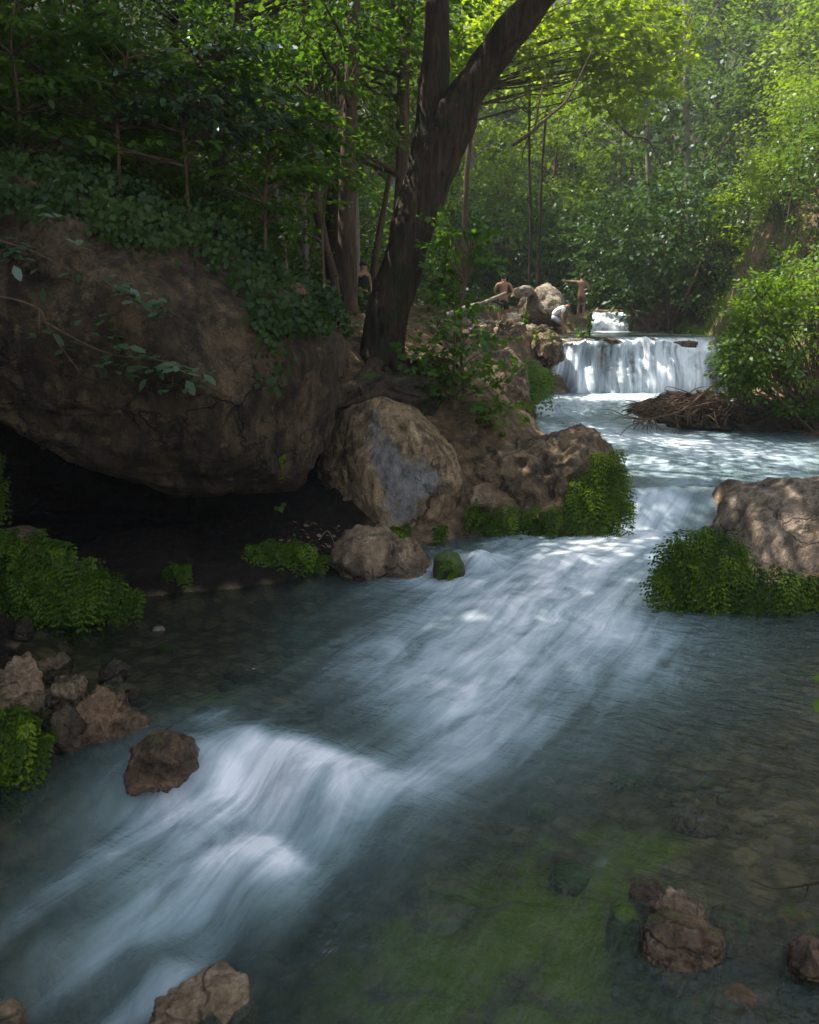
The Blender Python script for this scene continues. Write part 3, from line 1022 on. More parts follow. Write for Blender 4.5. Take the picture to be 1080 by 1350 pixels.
rock('rock', 'small dark angular rock between the flat rock and dark rock', [(640, 602), (648, 578), (665, 570), (684, 585), (690, 600), (668, 612)], 13.6, 0.35, 'darkstone', 38, 0.15, 4)
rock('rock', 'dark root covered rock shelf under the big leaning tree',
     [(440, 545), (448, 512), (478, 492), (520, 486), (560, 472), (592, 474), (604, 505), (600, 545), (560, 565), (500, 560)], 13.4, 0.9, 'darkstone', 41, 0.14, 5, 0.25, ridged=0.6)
rock('rock', 'low wet brown rock at the left edge of the white water',
     [(425, 760), (440, 722), (470, 699), (500, 701), (540, 716), (562, 732), (575, 755), (570, 780), (500, 788), (435, 782)], 9.7, 0.5, 'tan', 45, 0.18, 5, 0.3, ridged=0.6)
rock('rock', 'small round moss capped stone at the edge of the rapids',
     [(570, 755), (573, 736), (590, 726), (606, 731), (614, 752), (609, 780), (592, 786), (574, 778)], 9.45, 0.2, 'mossy', 49, 0.07, 4)
rock('boulder', 'broad pale brown boulder above the ferns at the right edge',
     [(930, 700), (942, 675), (975, 656), (1010, 644), (1050, 636), (1120, 636), (1200, 655), (1250, 720), (1220, 810), (1080, 830), (1000, 810), (945, 770)],
     10.2, 1.1, 'rightrock', 52, 0.06, 6, 0.3, 'boulder', front=0.6, ridged=0.4, cuts=5, cutk=0.5)
rock('rock', 'dark mossy rock ledge hidden under hanging ferns at right',
     [(860, 800), (868, 760), (895, 728), (935, 715), (1000, 745), (1080, 762), (1180, 790), (1200, 850), (1080, 848), (1000, 842), (930, 832), (880, 822)],
     9.0, 0.6, 'brown', 57, 0.06, 5, 0.15)
rock('rock', 'rounded ochre stone with water sliding over it beside the chute', [(938, 672), (944, 645), (964, 631), (990, 638), (1000, 660), (985, 680)], 11.95, 0.3, 'tan', 59, 0.05, 4)
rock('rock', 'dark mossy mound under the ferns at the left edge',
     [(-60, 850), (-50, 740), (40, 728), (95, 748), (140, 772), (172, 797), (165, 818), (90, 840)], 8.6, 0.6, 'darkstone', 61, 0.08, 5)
rock('rock', 'grey flat stone showing behind the left ferns', [(-20, 720), (0, 700), (30, 694), (52, 705), (48, 722), (10, 730)], 8.7, 0.3, 'brown', 62, 0.08, 4)
rock('rock', 'knobbly upright tan rock at the left edge of the pool',
     [(-15, 950), (-5, 895), (12, 862), (28, 851), (43, 866), (50, 900), (56, 930), (45, 960), (15, 965)], 5.95, 0.22, 'tan', 65, 0.186, 5, ridged=1.2)
rock('rock', 'smooth brown rock between the fern and the rubble at left', [(62, 985), (64, 945), (78, 924), (96, 930), (116, 955), (122, 990), (95, 1005)], 5.6, 0.2, 'brown', 68, 0.136, 5, ridged=0.8)
rock('rock', 'tan topped rock behind the smooth brown rock at left', [(66, 925), (72, 896), (92, 890), (110, 898), (113, 925), (90, 935)], 6.1, 0.18, 'tan', 70, 0.174, 5, ridged=1.0)
rock('rock', 'craggy moss flecked rock in the left pool rubble',
     [(105, 975), (107, 930), (120, 915), (150, 925), (172, 945), (195, 960), (192, 985), (150, 1000)], 5.75, 0.24, 'wet', 73, 0.211, 5, 0.2, ridged=1.3)
rock('rock', 'flat dark rock in the shallows behind the upright tan rock', [(44, 892), (52, 871), (75, 866), (93, 878), (90, 895)], 6.9, 0.2, 'brown', 75, 0.174, 5, ridged=0.9)
rock('rock', 'small dark rock in the shallows of the still pool', [(128, 897), (132, 878), (150, 872), (170, 882), (168, 898)], 6.75, 0.15, 'darkstone', 77, 0.174, 5, ridged=0.9)
rock('rock', 'dark jagged rock at the end of the left rubble', [(128, 930), (134, 904), (155, 898), (176, 910), (178, 930)], 6.25, 0.16, 'darkstone', 79, 0.211, 5, ridged=1.2)
rock('rock', 'reddish brown wet rock beside the first white crest',
     [(165, 1030), (172, 990), (190, 976), (225, 974), (255, 985), (262, 1010), (235, 1035)], 5.2, 0.25, 'wet', 81, 0.174, 5, ridged=1.0)
rock('pebble', 'small pale pebble lying in the still brown pool', [(199, 834), (204, 826), (214, 825), (218, 831), (210, 837)], 7.75, 0.05, 'pale', 83, 0.08, 3)
rock('rock', 'low stone at the waterline left of the big ferns', [(18, 846), (22, 822), (34, 816), (42, 828), (40, 848)], 7.6, 0.12, 'darkstone', 84, 0.1, 4)
# foreground, right
rock('rock', 'dark reddish wet rock leaning on its neighbours at bottom right', [(828, 1235), (832, 1190), (850, 1176), (875, 1180), (884, 1205), (870, 1240)], 3.95, 0.12, 'wet', 86, 0.161, 5, ridged=1.0)
rock('rock', 'angular ochre rock breaking the surface at bottom right', [(858, 1245), (862, 1215), (885, 1194), (905, 1200), (928, 1218), (930, 1240), (895, 1255)], 3.8, 0.10, 'tan', 88, 0.211, 5, ridged=1.2)
rock('rock', 'flat wet slab of brown rock at bottom right', [(840, 1275), (852, 1246), (890, 1238), (935, 1244), (975, 1262), (978, 1290), (920, 1302), (865, 1298)], 3.55, 0.16, 'wet', 90, 0.08, 5, 0.6)
rock('rock', 'dark pitted rock at the bottom right corner', [(1038, 1300), (1045, 1270), (1070, 1262), (1105, 1270), (1115, 1300), (1075, 1315)], 3.45, 0.14, 'wet', 92, 0.186, 5, ridged=1.2)
rock('rock', 'algae covered rock just under water at bottom right', [(800, 1270), (806, 1215), (825, 1200), (842, 1215), (845, 1265)], 3.8, 0.14, 'greenwet', 94, 0.1, 4)
rock('rock', 'drowned reddish stone right of the ochre rock', [(935, 1255), (940, 1222), (965, 1212), (990, 1222), (995, 1250)], 3.8, 0.15, 'wet', 96, 0.08, 4)
rock('rock', 'drowned flat stone near the bottom right corner', [(930, 1345), (945, 1315), (985, 1305), (1020, 1318), (1025, 1345), (980, 1362)], 3.25, 0.15, 'wet', 98, 0.08, 4)
rock('rock', 'drowned brown slab stretching to the right edge', [(985, 1265), (1000, 1235), (1050, 1222), (1110, 1230), (1120, 1262), (1050, 1280)], 3.75, 0.2, 'wet', 99, 0.08, 4)
# foreground, left
rock('rock', 'ochre rock showing above water at the bottom edge', [(180, 1385), (195, 1335), (225, 1318), (270, 1304), (315, 1308), (338, 1340), (335, 1385), (250, 1400)], 3.42, 0.2, 'tan', 101, 0.22, 5, 0.2, ridged=0.9)
rock('rock', 'drowned pinkish boulder under the flow at bottom left', [(40, 1330), (52, 1265), (80, 1242), (120, 1246), (150, 1275), (150, 1330), (95, 1345)], 3.9, 0.22, 'tan', 103, 0.06, 5)
rock('rock', 'drowned mossy ledge under the flow at bottom left', [(150, 1330), (165, 1290), (210, 1268), (260, 1264), (300, 1285), (310, 1320), (230, 1340)], 3.8, 0.2, 'greenwet', 105, 0.06, 5)
rock('rock', 'ochre stone at the bottom left corner', [(-30, 1390), (-25, 1345), (0, 1332), (25, 1345), (28, 1390)], 3.35, 0.15, 'tan', 107, 0.1, 4)
rock('rock', 'drowned brown rock beneath the first white crest', [(400, 1020), (410, 985), (450, 972), (500, 976), (540, 990), (545, 1025), (470, 1045)], 5.15, 0.3, 'tan', 109, 0.06, 4)
# back
rock('boulder', 'pale sunlit boulder behind the bending bather',
     [(684, 418), (688, 392), (704, 377), (720, 372), (735, 381), (747, 399), (756, 416), (745, 430), (700, 430)], 27.5, 1.2, 'pale', 111, 0.07, 5, 0.1, 'boulder', ridged=0.3)
rock('rock', 'pale slab leaning on the sunlit boulder', [(672, 392), (676, 381), (690, 376), (706, 378), (704, 388), (690, 393)], 26.8, 0.4, 'pale', 113, 0.1, 4)
rock('rock', 'pale block in front of the standing bather', [(664, 432), (668, 414), (680, 410), (690, 420), (690, 434), (675, 438)], 26.3, 0.35, 'pale', 115, 0.12, 4)
rock('rock', 'white wedge shaped stone below the leaning slab', [(682, 404), (687, 392), (693, 389), (694, 398), (688, 406)], 26.3, 0.2, 'pale', 116, 0.1, 4)
rock('rock_ledge', 'brown travertine ledge the broad waterfall runs over',
     [(712, 536), (716, 462), (730, 452), (800, 449), (870, 449), (940, 452), (968, 470), (970, 540), (840, 548)], 25.2, 0.95, 'tan', 118, 0.05, 6, 0.0, 'ledge', front=0.35, ridged=0.4, boxy=1.0)
rock('rock_ledge', 'brown ledge of the small distant cascade',
     [(748, 452), (752, 412), (775, 407), (830, 409), (890, 417), (905, 450), (830, 458)], 31.2, 0.9, 'tan', 120, 0.08, 5, 0.0, 'ledge', front=0.4, ridged=0.4)
rock('rock', 'flat brown stone breaking the lip of the broad waterfall', [(838, 460), (842, 448), (862, 446), (880, 450), (884, 460), (860, 464)], 24.35, 0.25, 'brown', 122, 0.15, 4)
for px, py, w, h, yy, sd, lab in [(765, 452, 22, 6, 24.25, 301, 'brown stone on the left part of the waterfall lip'), (806, 451, 16, 5, 24.25, 302, 'small brown stone in the middle of the waterfall lip'),
                                  (905, 455, 24, 6, 24.25, 303, 'brown stone on the waterfall lip beside the large bush')]:
    rock('rock', lab, [(px + w * math.cos(t), py - h * math.sin(t)) for t in np.linspace(0, 2 * np.pi, 10, endpoint=False)], yy, .3, 'wet' if 'wet' in lab else 'brown', sd, .2, 4)
rock('rock', 'brown craggy rock at the left shoulder of the waterfall', [(690, 478), (694, 448), (712, 436), (735, 440), (746, 452), (742, 474), (715, 486)], 23.6, 0.6, 'brown', 124, 0.2, 5, ridged=0.8)
# rubble on the earth bank
rng = np.random.default_rng(4)
for i in range(85):
    a = rng.uniform(570, 745)
    Y = rng.uniform(18.5, 29)
    x = (a - 540) / FPX * Y / 1.02
    if x > xL(Y) - 0.25:
        continue
    z = zg1(x, Y)
    r = 0.09 + 0.28 * rng.uniform() ** 2
    k = 14
    qx, qy = topx(np.array([[x, Y, z + r * 0.3]]))
    rp = r * FPX / Y
    an = np.sort(rng.uniform(0, 2 * np.pi, k))
    ol = [(qx[0] + math.cos(t) * rp * rng.uniform(0.8, 1.25), qy[0] + math.sin(t) * rp * rng.uniform(0.5, 0.75)) for t in np.linspace(0, 2 * np.pi, k, endpoint=False)]
    rock('stone', 'loose brown stone among the rubble of the sunlit earth bank', ol, Y, r * 0.8, ['tan', 'pale', 'brown'][i % 3], 200 + i, 0.26, 4, group='stones on the earth bank', ridged=0.8)


for i in range(40):
    x, Y = (rng.uniform(.6, 3.6), rng.uniform(3.3, 5.6)) if i < 28 else (rng.uniform(-2.6, -.6), rng.uniform(6.2, 8.6))
    z = zg1(x, Y)
    r = 0.05 + .10 * rng.uniform() ** 1.5
    qx, qy = topx(np.array([[x, Y, z + r * 0.25]]))
    rp = r * FPX / Y
    ol = [(qx[0] + math.cos(t) * rp * rng.uniform(0.85, 1.2), qy[0] + math.sin(t) * rp * rng.uniform(0.45, 0.6)) for t in np.linspace(0, 2 * np.pi, 12, endpoint=False)]
    rock('bed_stone', 'smooth brown stone lying on the shallow stream bed', ol, Y, r * .9, ['tan', 'brown', 'wet', 'greenwet'][i % 4], 400 + i, 0.08, 3, group='stones on the stream bed')


# ------------------------------------------------------------------ leaves
T_OVAL = np.array([(0, 0), (0.35, 0.27), (0.75, 0.2), (1, 0), (0.75, -0.2), (0.35, -0.27)])
T_QUAD = np.array([(0, 0), (0.42, 0.30), (1, 0), (0.42, -0.30)])
T_LOBE = np.array([(0, 0), (0.08, 0.36), (0.34, 0.30), (0.52, 0.52), (0.66, 0.22), (1, 0), (0.66, -0.22), (0.52, -0.52), (0.34, -0.30), (0.08, -0.36)])
T_PIN = np.array([(0, 0), (0.45, 0.30), (0.8, 0.22), (1.0, 0.0), (0.8, -0.22), (0.45, -0.30)])
T_FAN = np.array([(0, 0), (0.7, 0.52), (1.0, 0.25), (1.0, -0.25), (0.7, -0.52)])


def unit(v):
    return v / (np.linalg.norm(v, axis=-1, keepdims=True) + 1e-9)


def leaf_arrays(pos, d, n, size, tmpl, curl=0.12):
    d = unit(d)
    n = unit(n - d * (n * d).sum(-1, keepdims=True))
    s = np.cross(d, n)
    k = len(tmpl)
    a = tmpl[:, 0][None, :, None]
    b = tmpl[:, 1][None, :, None]
    sz = np.asarray(size)[:, None, None]
    V = pos[:, None] + (d[:, None] * a + s[:, None] * b + n[:, None] * (np.abs(b) * curl * 1.6 - a * a * curl)) * sz
    N = len(pos)
    return V.reshape(-1, 3), np.arange(N * k), np.full(N, k)


def add_leaves(mb, pos, d, n, size, tone=None, tmpl=T_QUAD, curl=0.12):
    if len(pos):
        if tone is None:
            p = np.asarray(pos, float)
            tone = np.clip(.5 + .45 * noise3(p * 2.2 + 7, 3), 0, 1)
        mb.add(*leaf_arrays(np.asarray(pos), np.asarray(d), np.asarray(n), size, tmpl, curl), tone=np.repeat(tone, len(tmpl)))


def sprays(rng, centers, out, radius, nleaf, leaf, tilt=0.25, droop=0.25, flat=0.12):
    """flat fans of leaves along twigs"""
    C = np.repeat(centers, nleaf, 0)
    O = unit(out * np.array([1, 1, 0.35]))
    nrm = unit(np.array([0, 0, 1.0]) + rng.normal(0, tilt, (len(centers), 3)))
    u = unit(O - nrm * (O * nrm).sum(-1, keepdims=True))
    v = np.cross(nrm, u)
    U, Vv, Nn = np.repeat(u, nleaf, 0), np.repeat(v, nleaf, 0), np.repeat(nrm, nleaf, 0)
    Rr = np.repeat(np.broadcast_to(radius, len(centers)), nleaf)
    a = rng.uniform(-0.6, 1.0, len(C))
    b = rng.normal(0, 0.38, len(C)) * (1.1 - 0.5 * np.abs(a))
    h = rng.normal(0, flat, len(C)) - droop * np.clip(a, 0, 1) ** 2
    pos = C + U * (a * Rr)[:, None] + Vv * (b * Rr)[:, None] + Nn * (h * Rr)[:, None]
    dr = U * (0.6 + 0.4 * a)[:, None] + Vv * (np.sign(b) * rng.uniform(0.2, 1.0, len(C)))[:, None] + rng.normal(0, 0.25, (len(C), 3)) + np.array([0, 0, -0.25])
    nn = Nn + rng.normal(0, 0.35, (len(C), 3))
    sz = leaf * rng.uniform(0.65, 1.25, len(C))
    tone = np.repeat(np.clip(rng.normal(.5, .26, len(centers)), 0, 1), nleaf)
    return pos, dr, nn, sz, tone


def ell_points(rng, n, c, r, shell=0.55, lower=-1.0):
    out = []
    while len(out) < n:
        d = rng.normal(0, 1, 3)
        d /= np.linalg.norm(d)
        if d[2] < lower:
            continue
        k = shell + (1 - shell) * rng.uniform(0, 1) ** 0.7
        out.append(d * k)
    d = np.array(out)
    # clumpiness: pull towards a few clump centres, leave gaps
    nm = noise3(d * 2.3 + rng.uniform(0, 50), int(rng.integers(1e6)))
    d = d[nm > -0.33]
    return np.asarray(c) + d * np.asarray(r), d


def bend(p0, p1, rng, sag=0.15, n=7):
    p0, p1 = np.asarray(p0, float), np.asarray(p1, float)
    L = np.linalg.norm(p1 - p0)
    t = np.linspace(0, 1, n)[:, None]
    off = rng.normal(0, sag * L * 0.4, 3)
    off[2] = abs(off[2]) * 0.8
    w = np.sin(t * np.pi) + 0.0
    wob = rng.normal(0, 0.012 * L, (n, 3)) * w
    return p0 * (1 - t) + p1 * t + off * w + wob


def tree_parts(root, rng, trunk, radii, crowns, leafmat, barkmat, leaf=0.11, nleaf=26, spray=0.5, tmpl=T_QUAD, tilt=0.25, limbs=0.25, sides=9, wob=0.15, seed=1, extra=None, trunkname='trunk'):
    """trunk: local polyline; crowns: list of (centre, radii, number of sprays)"""
    tb = MB()
    tr = catmull(trunk, 7)
    rr = np.interp(np.linspace(0, 1, len(tr)), np.linspace(0, 1, len(radii)), radii)
    tb.tube(tr, rr, sides, wob, seed)
    lb = MB()
    for cc, cr_, ns in crowns:
        C, Dv = ell_points(rng, ns, cc, cr_)
        add_leaves(lb, *sprays(rng, C, Dv + rng.normal(0, .15, Dv.shape), spray * rng.uniform(.7, 1.25, len(C)), nleaf, leaf, tilt), tmpl=tmpl)
        for j in range(int(len(C) * limbs)):
            c1 = C[rng.integers(len(C))]
            zrel = tr[:, 2]
            ok = np.where(zrel < c1[2] + 0.1)[0]
            k = ok[np.argmin(np.linalg.norm(tr[ok] - c1, axis=1) + 0.5 * np.abs(zrel[ok] - (c1[2] - 0.6 * np.linalg.norm((c1 - np.asarray(cc))[:2]))))] if len(ok) else len(tr) - 1
            br = bend(tr[k], c1, rng)
            r0 = min(rr[k] * 0.5, 0.05)
            tb.tube(br, np.linspace(r0, 0.008, len(br)), 5, 0, 0, False)
    if extra:
        for pts, r0, r1 in extra:
            e = catmull(pts, 7)
            tb.tube(e, np.linspace(r0, r1, len(e)), sides, wob, seed + 3)
    t_ob = tb.build(trunkname, barkmat, root)
    c_ob = lb.build('crown', leafmat, root, smooth=False) if lb.v else None
    return t_ob, c_ob


# ------------------------------------------------------------------ the big leaning tree
Y0 = 14.0
base = P(503, 488, Y0)
base[2] = zg1(base[0], Y0) - 0.1
root = empty('leaning_tree', base, 'massive dark leaning tree forking above the mossy rocks in the centre', 'tree')


def rel(px, py, Y, b=base):
    return P(px, py, Y) - b


rng = np.random.default_rng(11)
tb = MB()
tr = catmull([np.array([-0.05, 0, -0.25]), rel(503, 482, Y0), rel(506, 440, Y0), rel(514, 395, Y0), rel(529, 345, Y0), rel(546, 300, Y0), rel(560, 255, Y0), rel(577, 205, Y0), rel(602, 155, Y0),
              rel(630, 103, Y0), rel(666, 52, Y0 - .1), rel(706, 0, Y0 - .2), rel(752, -60, Y0 - .4), rel(800, -140, Y0 - 1.0), rel(850, -230, Y0 - 1.6)], 8)
rr = np.interp(np.linspace(0, 1, len(tr)), [0, .05, .12, .25, .36, .5, .6, .72, .85, 1], [.58, .44, .36, .33, .335, .32, .27, .23, .18, .12])
tb.tube(tr, rr, 26, 0.22, 5)
for k in range(14):                                             # bark ridges thickening the foot
    pass
t_ob = tb.build('trunk', M['bark'], root)
tb = MB()
tl = catmull([rel(552, 265, Y0 + .05), rel(563, 215, Y0 + .1), rel(569, 150, Y0 + .15), rel(573, 80, Y0 + .2), rel(575, 0, Y0 + .25), rel(572, -90, Y0 + .3), rel(560, -220, Y0 + .4)], 8)
tb.tube(tl, np.interp(np.linspace(0, 1, len(tl)), [0, .2, .5, 1], [.30, .26, .20, .12]), 18, 0.2, 6)
tb.build('limb', M['bark'], root)
for pts, r0 in [([(500, 478, 13.7), (470, 505, 13.2), (440, 520, 12.9), (425, 545, 12.7)], .13), ([(520, 482, 13.65), (545, 500, 13.1), (570, 510, 12.9), (600, 520, 12.8)], .12),
                ([(495, 484, 13.6), (500, 515, 12.9), (470, 528, 12.6), (445, 538, 12.5)], .10), ([(530, 478, 13.8), (560, 480, 13.3), (590, 475, 13.3), (610, 490, 13.2)], .11),
                ([(510, 488, 13.5), (520, 512, 12.9), (555, 522, 12.6)], .08)]:
    rb = MB()
    e = catmull([rel(*p) for p in pts], 8)
    rb.tube(e, np.linspace(r0, 0.03, len(e)), 8, 0.3, 8)
    rb.build('root', M['root'], root)
# crown far above the frame, spread out to shade the foreground
lb = MB()
bb = MB()
for cc, cr_, ns in [((1.0, -3.0, 11.2), (4.2, 3.8, 2.4), 230), ((-1.0, 0.6, 12.0), (3.2, 2.4, 2.4), 150), ((-2.0, -6.5, 10.4), (4.4, 3.6, 1.8), 230), ((-5.0, -3.0, 10.0), (3.6, 4.4, 1.8), 200)]:
    C, Dv = ell_points(rng, ns, cc, cr_, 0.3)
    add_leaves(lb, *sprays(rng, C, Dv, 0.8, 30, 0.22, 0.3))
    for j in range(10):
        c1 = C[rng.integers(len(C))]
        br = bend(tr[-3] if cc[0] > 1 else tl[-3], c1, rng, 0.2, 9)
        bb.tube(br, np.linspace(.09, .012, len(br)), 6, 0, 0, False)
lb.build('crown', M['leaf_mid'], root, smooth=False)
bb.build('branches', M['bark'], root)
# small ivy climbing it
ib = MB()
pos, dr, nn = [], [], []
for i in range(420):
    if rng.uniform() < .55:
        k = rng.uniform(0, .75)
        c = tl[int(k * (len(tl) - 1))]
        r = .24
    else:
        k = rng.uniform(.45, .86)
        c = tr[int(k * (len(tr) - 1))]
        r = rr[int(k * (len(tr) - 1))] + .02
    a = rng.uniform(-2.8, -0.4)
    d = np.array([math.cos(a), math.sin(a), 0])
    if i > 300:
        d = np.array([-.8, -.5, .3])
    pos.append(c + d * r + np.array([0, 0, rng.normal(0, .1)]))
    dr.append(np.array([rng.normal(0, .4), rng.normal(0, .3), -1]))
    nn.append(d + rng.normal(0, .3, 3))
add_leaves(ib, np.array(pos), np.array(dr), np.array(nn), rng.uniform(.05, .10, len(pos)), tmpl=T_LOBE)
iv = ib.build('climbing_ivy', M['ivy'], None, base, smooth=False)
tag(iv, 'thin dark ivy climbing both stems of the big leaning tree', 'ivy')


# ------------------------------------------------------------------ other trees with visible stems
def px_tree(name, label, path, Y, r0, r1, crowns, leafm, barkm, leaf=.11, nleaf=24, spray=.5, group=None, seed=1, tilt=.25, limbs=.2, tmpl=T_QUAD, Ys=None, sides=9):
    rng = np.random.default_rng(seed)
    pts = [P(a, b, (Ys[i] if Ys else Y)) for i, (a, b) in enumerate(path)]
    b = np.array(pts[0])
    b[2] = min(zg1(b[0], b[1]), b[2] + 5) - 0.05
    root = empty(name, b, label, 'tree', group)
    tl = [np.zeros(3)] + [p - b for p in pts if p[2] > b[2] + 0.15]
    cl = [(np.asarray(P(*c[:3])) - b, c[3], c[4]) for c in crowns]
    tree_parts(root, rng, tl, [r0 * 1.25, r0, (r0 + r1) / 2, r1], cl, M[leafm], M[barkm], leaf, nleaf, spray, tmpl, tilt, limbs, sides, 0.15, seed)
    return root


px_tree('slender_tree', 'tall slender brown trunk standing just left of the leaning tree', [(462, 450), (460, 380), (457, 300), (459, 200), (463, 100), (467, 0), (470, -120), (474, -260)], 15.5, .135, .08,
        [(470, -60, 15.5, (2.6, 2.4, 1.6), 90), (380, 20, 14.5, (1.6, 1.5, .9), 45)], 'leaf_shade', 'bark_mid', .12, 24, .55, seed=21, limbs=.04)
px_tree('slender_tree', 'warm brown straight trunk at the top left corner', [(84, 240), (80, 170), (76, 100), (70, 0), (64, -120)], 14.5, .085, .06,
        [(60, -30, 14, (2.2, 2, 1.2), 70), (20, 60, 13, (1.4, 1.2, .7), 36)], 'leaf_shade', 'bark_mid', .12, 24, .55, seed=22)
px_tree('slender_tree', 'dim trunk in the shade between the two left trunks', [(286, 250), (293, 190), (300, 110), (312, 30), (322, -60)], 16.5, .11, .08,
        [(300, -20, 16.5, (2.4, 2.2, 1.4), 80), (230, 70, 15.5, (1.6, 1.4, .8), 40)], 'leaf_dark', 'bark', .12, 24, .55, seed=23)
px_tree('leaning_sapling', 'thin trunk leaning left behind the slender brown trunk', [(442, 372), (428, 320), (415, 250), (410, 160), (408, 90), (400, 0)], 18.5, .10, .06,
        [(400, 60, 18.5, (2.2, 2.2, 1.5), 70)], 'leaf_mid', 'bark_mid', .12, 24, .55, seed=24)
px_tree('slender_tree', 'pale thin trunk close behind the slender brown trunk', [(470, 400), (470, 320), (469, 240), (468, 160), (462, 60)], 21, .085, .06,
        [(480, 120, 21.5, (2.4, 2.2, 1.8), 80)], 'leaf_bright', 'bark_pale', .13, 24, .55, seed=25)
px_tree('sapling', 'short grey stem leaning on the slope above the ivy', [(376, 350), (370, 300), (364, 255), (358, 200)], 18, .07, .05, [(350, 190, 18, (1.6, 1.4, .9), 46)], 'leaf_shade', 'bark_pale', .11, seed=26)
px_tree('sapling', 'second grey stem on the slope left of the slender trunk', [(404, 360), (402, 310), (398, 250)], 19.5, .09, .06, [(395, 190, 19.5, (1.8, 1.6, 1.1), 50)], 'leaf_shade', 'bark_pale', .11, seed=27)
px_tree('sapling', 'thin stem leaning right behind the bather in dark clothes', [(494, 355), (500, 310), (508, 265), (518, 200)], 21.5, .09, .06, [(515, 170, 22, (1.9, 1.6, 1.2), 60)], 'leaf_bright', 'bark_mid', .12, seed=28)
# back right trunks
px_tree('slender_tree', 'thin pale trunk rising straight behind the dark bank shrubs', [(908, 300), (906, 200), (905, 100), (904, 0), (903, -100)], 36, .13, .10,
        [(880, 30, 35, (2.6, 2.4, 2.2), 80)], 'leaf_bright', 'bark_pale', .2, 26, .8, seed=31)
px_tree('slender_tree', 'thin pale trunk left of its taller twin behind the shrubs', [(858, 290), (855, 220), (853, 150), (850, 60)], 36, .12, .09,
        [(830, 50, 35, (3.0, 2.4, 2.0), 90)], 'leaf_bright', 'bark_pale', .2, 26, .8, seed=32)
px_tree('tall_tree', 'dark straight trunk near the top right of the wood', [(992, 240), (990, 160), (989, 80), (988, 0), (986, -120)], 42, .26, .2,
        [(980, -40, 42, (4, 3.5, 3), 90)], 'leaf_mid', 'bark', .22, 26, .9, seed=33)
px_tree('tall_tree', 'pair forming dark trunk at the top right corner of the wood', [(1040, 230), (1044, 150), (1048, 70), (1052, 0), (1058, -100)], 42, .22, .16,
        [(1060, -10, 42, (4, 3.5, 3), 90)], 'leaf_mid', 'bark', .22, 26, .9, seed=34)
px_tree('slender_tree', 'thin dark sapling trunk right of the leaning limb', [(700, 300), (698, 230), (698, 160), (699, 90)], 30, .05, .035, [(700, 90, 30, (2.2, 2, 1.6), 70)], 'leaf_bright', 'bark', .17, seed=35)
px_tree('slender_tree', 'slim forked trunk between the leaning limb and the yellow foliage', [(712, 300), (714, 230), (720, 150), (724, 90)], 32, .055, .04, [(735, 70, 32, (2.4, 2, 1.6), 76)], 'leaf_bright', 'bark', .17, seed=36)
# bright foliage hanging into the top centre right
px_tree('maple', 'maple with bright yellow green leaves hanging across the top', [(612, 330), (618, 200), (640, 60), (670, -60), (720, -180)], 27, .08, .06,
        [(760, 30, 26, (2.4, 1.8, 1.3), 110), (670, 60, 26.5, (1.7, 1.5, 1.2), 70), (830, 60, 25, (1.5, 1.2, 1.0), 60), (800, -80, 26, (3, 2.4, 1.6), 90), (810, 120, 25, (.6, .5, .7), 16), (850, 110, 25.5, (.9, .6, .6), 24)], 'leaf_maple', 'bark_mid', .17, 24, .5, seed=37, tmpl=T_LOBE)


# prototypes of wood trees and shrubs, copied about the slopes
def proto_tree(name, seed, H, leafm, barkm, leaf, spray, nleaf, label):
    rng = np.random.default_rng(seed)
    root = empty(name, (0, 0, -200), label, 'tree')
    lean = rng.normal(0, .35, 2)
    tr_ = [np.zeros(3), np.array([lean[0] * .3, lean[1] * .3, H * .3]), np.array([lean[0] * .7, lean[1] * .6, H * .6]), np.array([lean[0], lean[1], H * .92])]
    cr_ = [((lean[0] * .8, lean[1] * .7, H * .68), (H * .24, H * .24, H * .24), 120), ((rng.normal(0, 1), rng.normal(0, 1), H * .45), (H * .22, H * .22, H * .13), 60),
           ((rng.normal(0, .8), rng.normal(0, .8), H * .86), (H * .14, H * .14, H * .12), 36)]
    tree_parts(root, rng, tr_, [H * .018, H * .014, H * .010, H * .004], cr_, M[leafm], M[barkm], leaf, nleaf, spray, T_QUAD, .3, .2, 7, .12, seed)
    return root


def proto_shrub(name, seed, H, leafm, leaf, spray, nleaf, label, ns=120):
    rng = np.random.default_rng(seed)
    root = empty(name, (0, 0, -200), label, 'shrub')
    sb = MB()
    lb = MB()
    C, Dv = ell_points(rng, ns, (0, 0, H * .52), (H * .5, H * .5, H * .48), 0.45)
    Cb, Db = ell_points(rng, ns // 2, (rng.normal(0, .3) * H, rng.normal(0, .2) * H, H * .42), (H * .42, H * .4, H * .36), 0.5)
    C, Dv = np.vstack([C, Cb]), np.vstack([Dv, Db])
    add_leaves(lb, *sprays(rng, C, Dv, spray * rng.uniform(.7, 1.25, len(C)), nleaf, leaf, .35))
    for j in range(9):
        c1 = C[rng.integers(len(C))]
        br = bend((rng.normal(0, .06) * H, rng.normal(0, .06) * H, -0.1), c1, rng, .2, 8)
        sb.tube(br, np.linspace(.012 * H, .003 * H, 8), 6, 0, 0, False)
    sb.build('stems', M['twig'], root)
    lb.build('crown', M[leafm], root, smooth=False)
    return root


